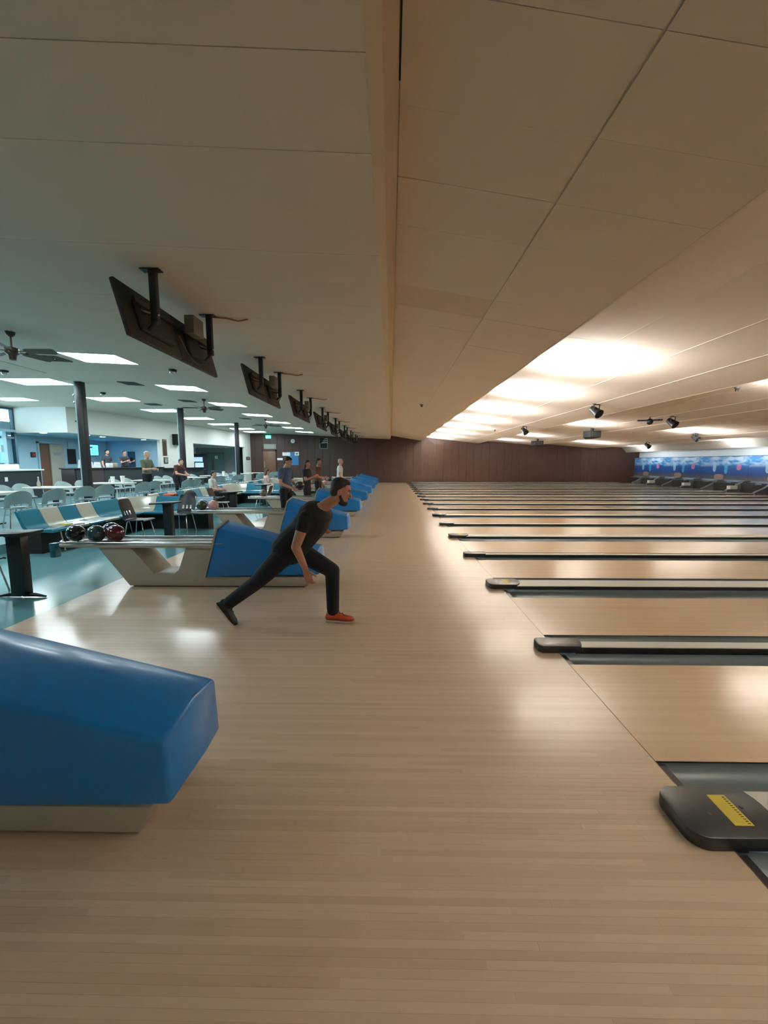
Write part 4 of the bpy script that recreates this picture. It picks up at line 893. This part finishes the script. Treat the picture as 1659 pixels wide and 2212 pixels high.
pp = thing('paper_sheets', 'loose white paper and yellow wrapper on the near bench seat', 'paper', (-6.0, 7.75, 0.452))
MB().add([(-0.1, -0.2, 0.0), (0.12, -0.22, 0.0), (0.14, 0.12, 0.012), (-0.06, 0.15, 0.02), (-0.1, -0.2, -0.003), (0.12, -0.22, -0.003), (0.14, 0.12, 0.009), (-0.06, 0.15, 0.017)], [(0, 1, 2, 3), (7, 6, 5, 4), (0, 4, 5, 1), (1, 5, 6, 2), (2, 6, 7, 3), (3, 7, 4, 0)]).build('sheet', 'paper_white', pp); MB().box(-0.02, 0.1, -0.35, -0.18, 0.0, 0.02).build('wrapper', 'sticker_yellow', pp)
bg = thing('bag', 'black bag with orange top on the second bench seat', 'bag', (-6.15, 11.5, 0.43)); MB().rrect(-0.15, 0.15, -0.22, 0.22, 0, 0.2, 0.06).build('bag_body', 'bag_black', bg, bevel=0.03); MB().rrect(-0.13, 0.13, -0.18, 0.18, 0.2, 0.3, 0.06).build('bag_top', 'bag_orange', bg, bevel=0.03); MB().tube([(0.15, -0.1, 0.18), (0.17, -0.08, 0.28), (0.17, 0.08, 0.28), (0.15, 0.1, 0.18)], 0.01, 6).build('strap', 'bag_black', bg, smooth=True)
b2 = thing('backpack', 'dark backpack slumped on the second bench right of the orange bag', 'bag', (-6.12, 12.6, 0.43)); MB().ball((0, 0, 0.16), (0.16, 0.24, 0.17)).build('bag_body', 'bag_black', b2, smooth=True); MB().ball((0.12, 0, 0.1), (0.07, 0.15, 0.09)).build('pocket', 'bag_black', b2, smooth=True)
jk = thing('jacket', 'black jacket bundled on a chair before the counter', 'jacket', (-9.75, 9.3, 0.965)); MB().ball((0, 0, 0.1), (0.2, 0.3, 0.14)).build('jacket_body', 'bag_black', jk, smooth=True); MB().ball((0.05, 0.2, 0.2), (0.1, 0.15, 0.07)).build('sleeve', 'bag_black', jk, smooth=True)
bl_ = thing('towel', 'small teal towel hanging off the left end of the ball rack', 'towel', (-4.352, RETY + P - 0.12, 0.36)); MB().box(-0.045, 0.035, -0.05, 0.05, 0, 0.17).build('cloth', 'bench_teal', bl_, bevel=0.015); MB().box(-0.045, 0.035, -0.05, 0.05, 0.17, 0.19).build('fold', 'bench_teal', bl_, bevel=0.006)

# ------------------------------------------------------------------ people
V = Vector
def frame(f, up):
    f = V(f).normalized(); u = V(up); u = (u - f * u.dot(f)).normalized(); return f, u.cross(f), u      # forward, left, up
def soft(mb, name, mat, parent, voxel, it=4):
    o = mb.build(name, mat, parent)
    r = o.modifiers.new('remesh', 'REMESH'); r.mode = 'VOXEL'; r.voxel_size = voxel; r.use_smooth_shade = True
    s = o.modifiers.new('smooth', 'SMOOTH'); s.factor = 0.5; s.iterations = it
    return o
def ell(mb, c, r, ax, n=14, m=10): mb.ball(c, r, n, m, ax)
def hand(mb, w_, d, nrm, side, curl=0.5, sc=1.0):
    """palm and five bent fingers: d along the hand, nrm out of the back of the hand, side = direction of the thumb"""
    d = V(d).normalized(); nrm = V(nrm); nrm = (nrm - d * nrm.dot(d)).normalized(); s = V(side); s = (s - d * s.dot(d) - nrm * s.dot(nrm)).normalized()
    w_ = V(w_)
    ell(mb, w_ + d * 0.05 * sc, (0.055 * sc, 0.042 * sc, 0.017 * sc), (d, s, nrm))
    mb.capsule(w_ - d * 0.02, w_ + d * 0.03 * sc, 0.027 * sc, 0.026 * sc)
    for k, ln in enumerate((0.068, 0.078, 0.072, 0.055)):
        a = w_ + (d * 0.085 + s * (0.032 - k * 0.0213)) * sc; c1 = curl; dd = (d * math.cos(c1 * 0.6) - nrm * math.sin(c1 * 0.6)).normalized()
        b = a + dd * ln * 0.52 * sc; d2 = (d * math.cos(c1 * 1.7) - nrm * math.sin(c1 * 1.7)).normalized(); c = b + d2 * ln * 0.5 * sc
        mb.capsule(a, b, 0.0095 * sc, 0.0088 * sc, 8); mb.capsule(b, c, 0.0088 * sc, 0.0075 * sc, 8)
    a = w_ + (d * 0.025 + s * 0.035) * sc; b = a + (d * 0.035 + s * 0.028 - nrm * 0.012) * sc; c = b + (d * 0.03 + s * 0.004 - nrm * 0.014) * sc
    mb.capsule(a, b, 0.013 * sc, 0.0105 * sc, 8); mb.capsule(b, c, 0.0105 * sc, 0.0085 * sc, 8)
def shoe(par, ank, fd, up, mat, solem, name='shoe', ln=0.29, laces=True):
    """ank: ankle joint, fd: heel-to-toe direction, up: out of the instep"""
    f, l, u = frame(fd, up); o = V(ank) - u * 0.085 - f * 0.075
    def ring(x, w_, z0, z1, n=12):
        return [o + f * x + l * (w_ * math.cos(2 * PI * k / n)) + u * ((z0 + z1) / 2 + (z1 - z0) / 2 * math.sin(2 * PI * k / n)) for k in range(n)]
    up_ = MB().rings([ring(0.0, 0.02, 0.02, 0.06), ring(0.012, 0.034, 0.012, 0.095), ring(0.06, 0.041, 0.010, 0.115), ring(0.11, 0.043, 0.010, 0.105), ring(0.15, 0.046, 0.010, 0.082), ring(0.2, 0.050, 0.010, 0.066), ring(0.25, 0.045, 0.010, 0.056), ring(0.28, 0.03, 0.014, 0.046), ring(ln, 0.012, 0.02, 0.036)])
    s = up_.build(name, mat, par, smooth=True)
    so = []
    for x, w_ in ((0.0, 0.022), (0.012, 0.035), (0.06, 0.041), (0.11, 0.040), (0.15, 0.043), (0.2, 0.051), (0.25, 0.046), (0.28, 0.031), (ln + 0.003, 0.012)):
        so.append([o + f * x + l * w_ + u * 0.018, o + f * x - l * w_ + u * 0.018, o + f * x - l * w_ * 0.97, o + f * x + l * w_ * 0.97])
    MB().rings(so).build('sole', solem, s)
    if laces:
        lb = MB()
        pts = []
        for k in range(5): pts += [o + f * (0.115 + k * 0.018) + l * 0.02 * (1 if k % 2 else -1) + u * (0.108 - k * 0.0095)]
        lb.tube(pts, 0.004, 6).build('laces', 'shoe_black', s)
    return s
def person(label, loc, rz, J, shirt, trousers, skin, hair, vox=0.013, sleeve=0.55, scale=1.0, hairlen=0, beard=None, shoes=('shoe_black', 'shoe_black'), soles='sole_pale', group=None, bowler=False, bulk=0.0):
    t = thing('person', label, 'person', loc, rz, group); t.scale = (scale,) * 3
    body = MB()
    pel, che, nk, hd = V(J['pel']), V(J['che']), V(J['neck']), V(J['head'])
    shL, shR = V(J['shL']), V(J['shR']); side = (shL - shR).normalized(); hip_side = (V(J['hipL']) - V(J['hipR'])).normalized()
    ax = (che - pel).normalized()
    def tsec(c, w_, d_, s_, a_, n=16):
        dv = s_.cross(a_).normalized(); return [c + s_ * (w_ * math.cos(2 * PI * k / n)) + dv * (d_ * math.sin(2 * PI * k / n)) for k in range(n)]
    mid = (pel + che) / 2 - side.cross(ax) * J.get('arch', 0.0)
    sm = ((side + hip_side) / 2).normalized()
    def torso(g):
        return [tsec(pel - ax * 0.10, 0.12 + g, 0.09 + g, hip_side, ax), tsec(pel - ax * 0.02, 0.155 + g, 0.115 + g, hip_side, ax), tsec(pel + ax * 0.08, 0.148 + g, 0.108 + g, hip_side, ax), tsec(mid + ax * 0.02, 0.138 + g, 0.103 + g, sm, ax), tsec(mid + ax * 0.13, 0.155 + g, 0.112 + g, side, ax), tsec(che - ax * 0.02, 0.172 + g, 0.108 + g, side, ax), tsec(che + ax * 0.05, 0.145 + g, 0.085 + g, side, ax), tsec(che + ax * 0.09, 0.07 + g, 0.06 + g, side, ax)]
    body.rings(torso(0.0)); 
    body.capsule(che + ax * 0.04, nk, 0.062, 0.055); body.capsule(nk, hd - V(J['hup']).normalized() * 0.05, 0.055, 0.052)
    f, l, u = frame(J['hfw'], J['hup'])
    H = lambda a, b, c: hd + f * a + l * b + u * c
    A3 = (f, l, u)
    ell(body, H(-0.012, 0, 0.035), (0.093, 0.074, 0.085), A3); ell(body, H(0.012, 0, -0.02), (0.074, 0.064, 0.085), A3); ell(body, H(0.028, 0, -0.075), (0.055, 0.05, 0.04), A3)
    body.capsule(H(0.083, 0, 0.012), H(0.104, 0, -0.026), 0.009, 0.014, 8); body.capsule(H(0.076, -0.02, -0.062), H(0.076, 0.02, -0.062), 0.009, 0.009, 8); body.ball(H(0.07, 0, -0.098), 0.022, 10, 8)
    body.capsule(H(0.078, -0.035, 0.03), H(0.078, 0.035, 0.03), 0.011, 0.011, 8)
    for s in (-1, 1): ell(body, H(-0.01, s * 0.074, -0.012), (0.02, 0.01, 0.032), A3, 10, 8)
    for k in ('L', 'R'):
        sh, el, wr = V(J['sh' + k]), V(J['el' + k]), V(J['wr' + k])
        body.capsule(che, sh, 0.06, 0.058); body.capsule(sh, el, 0.052 + bulk * 0.2, 0.043); body.capsule(el, wr, 0.044, 0.029)
        hdv = V(J.get('hd' + k, wr - el)); sg_ = 1 if k == 'L' else -1
        hand(body, wr + hdv.normalized() * 0.03, hdv, V(J.get('hn' + k, l * sg_)), V(J.get('th' + k, f)), J.get('curl' + k, 0.45))
        hp, kn, an = V(J['hip' + k]), V(J['kn' + k]), V(J['an' + k])
        body.capsule(hp, kn, 0.082, 0.056); body.capsule(kn, kn + (an - kn) * 0.3, 0.054, 0.056); body.capsule(kn + (an - kn) * 0.3, an, 0.056, 0.037)
    b = soft(body, 'body', skin, t, vox * 0.62 if bowler else vox * 0.85, 3)
    for s in (-1, 1):
        ey = MB().ball(H(0.067, s * 0.030, 0.008), 0.0125, 12, 8).build('eye', 'eye_white', t, smooth=True); MB().ball(H(0.0765, s * 0.030, 0.008), 0.0048, 8, 6).build('iris', 'ink', ey, smooth=True)
        MB().capsule(H(0.087, s * 0.018, 0.034), H(0.080, s * 0.045, 0.036), 0.004, 0.003, 6).build('eyebrow', hair, t, smooth=True)
    # hair cap: crown, back and temples, leaving the face and ears free
    hm = MB(); ell(hm, H(-0.026, 0, 0.05), (0.092, 0.079, 0.078), A3); ell(hm, H(-0.052, 0, 0.0), (0.058, 0.071, 0.075), A3); ell(hm, H(0.0, 0, 0.09), (0.07, 0.062, 0.034), A3); ell(hm, H(-0.02, 0, 0.015), (0.04, 0.0775, 0.04), A3)
    if hairlen: ell(hm, H(-0.065, 0, -0.06), (0.05, 0.07, 0.11), A3); ell(hm, H(-0.075, 0, -0.14), (0.045, 0.065, 0.1), A3)
    soft(hm, 'hair', hair, t, vox * 0.8, 2)
    if beard:
        bm_ = MB(); ell(bm_, H(0.045, 0, -0.098), (0.05, 0.052, 0.033), A3); 
        for s in (-1, 1): bm_.capsule(H(0.0, s * 0.058, -0.03), H(0.035, s * 0.045, -0.085), 0.012, 0.018, 8)
        bm_.capsule(H(0.087, -0.024, -0.047), H(0.087, 0.024, -0.047), 0.007, 0.007, 8); soft(bm_, 'beard', beard, t, vox * 0.6, 2)
    # shirt with sleeves
    sm_ = MB(); sm_.rings(torso(0.016 + bulk)[(0 if bulk else 1):-1] + torso(0.016)[-1:])
    for k in ('L', 'R'):
        sh, el, wr = V(J['sh' + k]), V(J['el' + k]), V(J['wr' + k])
        sm_.capsule(che, sh, 0.072, 0.07)
        if sleeve <= 1: sm_.capsule(sh, sh + (el - sh) * sleeve, 0.066, 0.062)
        else: sm_.capsule(sh, el, 0.066, 0.056); sm_.capsule(el, el + (wr - el) * (sleeve - 1), 0.056, 0.045)
    soft(sm_, 'shirt', shirt, t, vox, 3)
    tm = MB(); tm.rings(torso(0.012 + bulk * 0.6)[0:3])
    for k in ('L', 'R'):
        hp, kn, an = V(J['hip' + k]), V(J['kn' + k]), V(J['an' + k])
        tm.capsule(hp, kn, 0.1 + bulk * 0.3, 0.076); tm.capsule(kn, an + (kn - an).normalized() * 0.03, 0.074, 0.063)
    soft(tm, 'trousers', trousers, t, vox, 3)
    for i, k in enumerate(('L', 'R')):
        shoe(t, J['an' + k], J['ft' + k], J.get('fu' + k, (0, 0, 1)), shoes[i], soles)
    return t
def stand(**kw):
    J = dict(pel=(0, 0, 0.98), che=(0.01, 0, 1.38), neck=(0.02, 0, 1.49), head=(0.04, 0, 1.63), hfw=(1, 0, -0.1), hup=(0, 0, 1),
             shL=(0.0, 0.185, 1.40), shR=(0.0, -0.185, 1.40), elL=(-0.03, 0.25, 1.11), elR=(-0.03, -0.25, 1.11), wrL=(0.08, 0.26, 0.87), wrR=(0.08, -0.26, 0.87),
             hipL=(0, 0.095, 0.92), hipR=(0, -0.095, 0.92), knL=(0.02, 0.11, 0.5), knR=(0.02, -0.11, 0.5), anL=(-0.02, 0.12, 0.09), anR=(-0.02, -0.12, 0.09), ftL=(1, 0.15, 0), ftR=(1, -0.15, 0))
    J.update(kw); return J
def sit(**kw):
    J = dict(pel=(-0.02, 0, 0.55), che=(-0.08, 0, 0.95), neck=(-0.06, 0, 1.06), head=(-0.02, 0, 1.19), hfw=(1, 0, -0.15), hup=(0, 0, 1),
             shL=(-0.08, 0.185, 0.97), shR=(-0.08, -0.185, 0.97), elL=(0.0, 0.25, 0.70), elR=(0.0, -0.25, 0.70), wrL=(0.22, 0.17, 0.66), wrR=(0.22, -0.17, 0.66),
             hipL=(0.02, 0.095, 0.53), hipR=(0.02, -0.095, 0.53), knL=(0.44, 0.13, 0.52), knR=(0.44, -0.13, 0.52), anL=(0.42, 0.14, 0.09), anR=(0.42, -0.14, 0.09), ftL=(1, 0.1, 0), ftR=(1, -0.1, 0))
    J.update(kw); return J
# the bowler, mid-lunge with the arm swung down (coordinates relative to (-0.9, 3.9, 0), facing the lanes)
BJ = dict(pel=(-0.06, 0.02, 0.775), che=(0.20, 0.0, 1.10), neck=(0.30, 0.0, 1.195), head=(0.435, 0.0, 1.315), hfw=(0.97, 0.05, -0.30), hup=(0.28, 0, 1), arch=-0.015,
          shL=(0.23, 0.18, 1.12), shR=(0.13, -0.18, 1.085), elL=(0.10, 0.40, 0.98), elR=(0.05, -0.24, 0.83), wrL=(0.14, 0.60, 0.86), wrR=(0.125, -0.235, 0.645),
          hdR=(0.06, 0.0, -0.2), hnR=(-0.3, -1, 0), thR=(1, -0.1, 0), curlR=0.55, hdL=(0.05, 0.2, -0.05), hnL=(0, 0.2, 1), thL=(1, 0, 0),
          hipL=(-0.03, 0.10, 0.735), hipR=(-0.09, -0.08, 0.735), knL=(0.325, 0.11, 0.525), knR=(-0.37, -0.05, 0.455), anL=(0.325, 0.12, 0.088), anR=(-0.70, 0.02, 0.205),
          ftL=(1, -0.08, 0), ftR=(0.62, 0.0, -0.78), fuR=(0.78, 0, 0.62))
person('bowler lunging at the approach in black t-shirt and dark jeans, one orange shoe', (-0.9, 3.9, 0), 0, BJ, 'shirt_black', 'jeans_navy', 'skin_tan', 'hair_dark', vox=0.011, sleeve=0.36, beard='hair_dark', shoes=('shoe_red', 'shoe_black'), bowler=True, bulk=0.034)
person('man standing in a blue t-shirt and black trousers holding a ball behind the ball return', (-2.53, 10.0, 0), -0.35, stand(head=(0.09, 0, 1.60), hfw=(1, 0, -0.5), hup=(0.4, 0, 1), elR=(0.02, -0.25, 1.10), wrR=(0.25, -0.15, 1.0), elL=(0.02, 0.25, 1.10), wrL=(0.25, 0.15, 1.0), hnR=(0, -1, 0), hnL=(0, 1, 0), thR=(0, 0, 1), thL=(0, 0, 1)), 'shirt_blue', 'jeans_navy', 'skin_light', 'hair_dark')
ball(-2.154, 9.864, 'ball_black', 'black bowling ball held in the hands of the blue-shirted man', 0.93, 'bowling balls held in hands')
person('person standing in a black top and long black trousers beyond the blue-shirted man', (-2.62, 13.0, 0), -0.2, stand(elR=(0.06, -0.24, 1.12), wrR=(0.25, -0.1, 1.2), elL=(0.06, 0.24, 1.12), wrL=(0.27, 0.1, 1.2)), 'shirt_black', 'shirt_black', 'skin_tan', 'hair_dark', hairlen=1, scale=0.95)
person('second dark-haired person in maroon standing behind the black-dressed person', (-2.5, 14.3, 0), -0.1, stand(elR=(0.06, -0.24, 1.12), wrR=(0.25, -0.12, 1.1)), 'shirt_maroon', 'jeans_navy', 'skin_tan', 'hair_dark', scale=0.99)
person('distant white-haired man in a white shirt standing before the brown wall', (-2.1, 17.2, 0), 0.2, stand(), 'shirt_white', 'jeans_navy', 'skin_light', 'hair_grey')
person('grey-haired man in an olive shirt standing among the concourse tables', (-8.85, 15.05, 0.17), -0.2, stand(head=(0.05, 0, 1.62), elR=(0.08, -0.22, 1.12), wrR=(0.33, -0.16, 1.14), elL=(0.08, 0.24, 1.12), wrL=(0.33, 0.1, 1.12)), 'shirt_green', 'jeans_navy', 'skin_light', 'hair_grey', sleeve=0.7, scale=1.05)
person('dark-haired person in a maroon top leaning over a table beside the olive-shirted man', (-8.75, 17.1, 0.17), -0.3, stand(pel=(-0.1, 0, 0.92), che=(0.06, 0, 1.24), neck=(0.11, 0, 1.33), head=(0.17, 0, 1.45), shL=(0.05, .185, 1.26), shR=(.05, -.185, 1.26), elR=(0.15, -0.25, 0.98), wrR=(0.40, -0.15, 0.93), elL=(0.15, 0.25, 0.98), wrL=(0.40, 0.12, 0.93), hipL=(-.1, .095, .87), hipR=(-.1, -.095, .87)), 'shirt_maroon', 'jeans_navy', 'skin_light', 'hair_dark')
person('man in a white shirt sitting on the second bench', (-6.1, 14.35, 0.0), 0.1, sit(), 'shirt_white', 'jeans_navy', 'skin_light', 'hair_dark')
person('person in a pink top sitting near the far bench', (-5.35, 18.15, 0.0), 0.6, sit(), 'shirt_pink', 'jeans_navy', 'skin_light', 'hair_brown', hairlen=1)
person('dark-bearded member of staff standing behind the bar counter, left of two', (-14.75, 21.6, 0.42), -0.2, stand(), 'shirt_charcoal', 'jeans_navy', 'skin_light', 'hair_dark', beard='hair_dark', scale=1.05)
person('brown-haired person in charcoal leaning at the bar counter, right of two', (-14.1, 22.0, 0.40), -0.3, stand(elR=(0.1, -0.24, 1.14), wrR=(0.36, -0.2, 1.22), elL=(0.1, 0.24, 1.14), wrL=(0.36, 0.2, 1.22)), 'shirt_charcoal', 'jeans_navy', 'skin_light', 'hair_brown', scale=1.04)
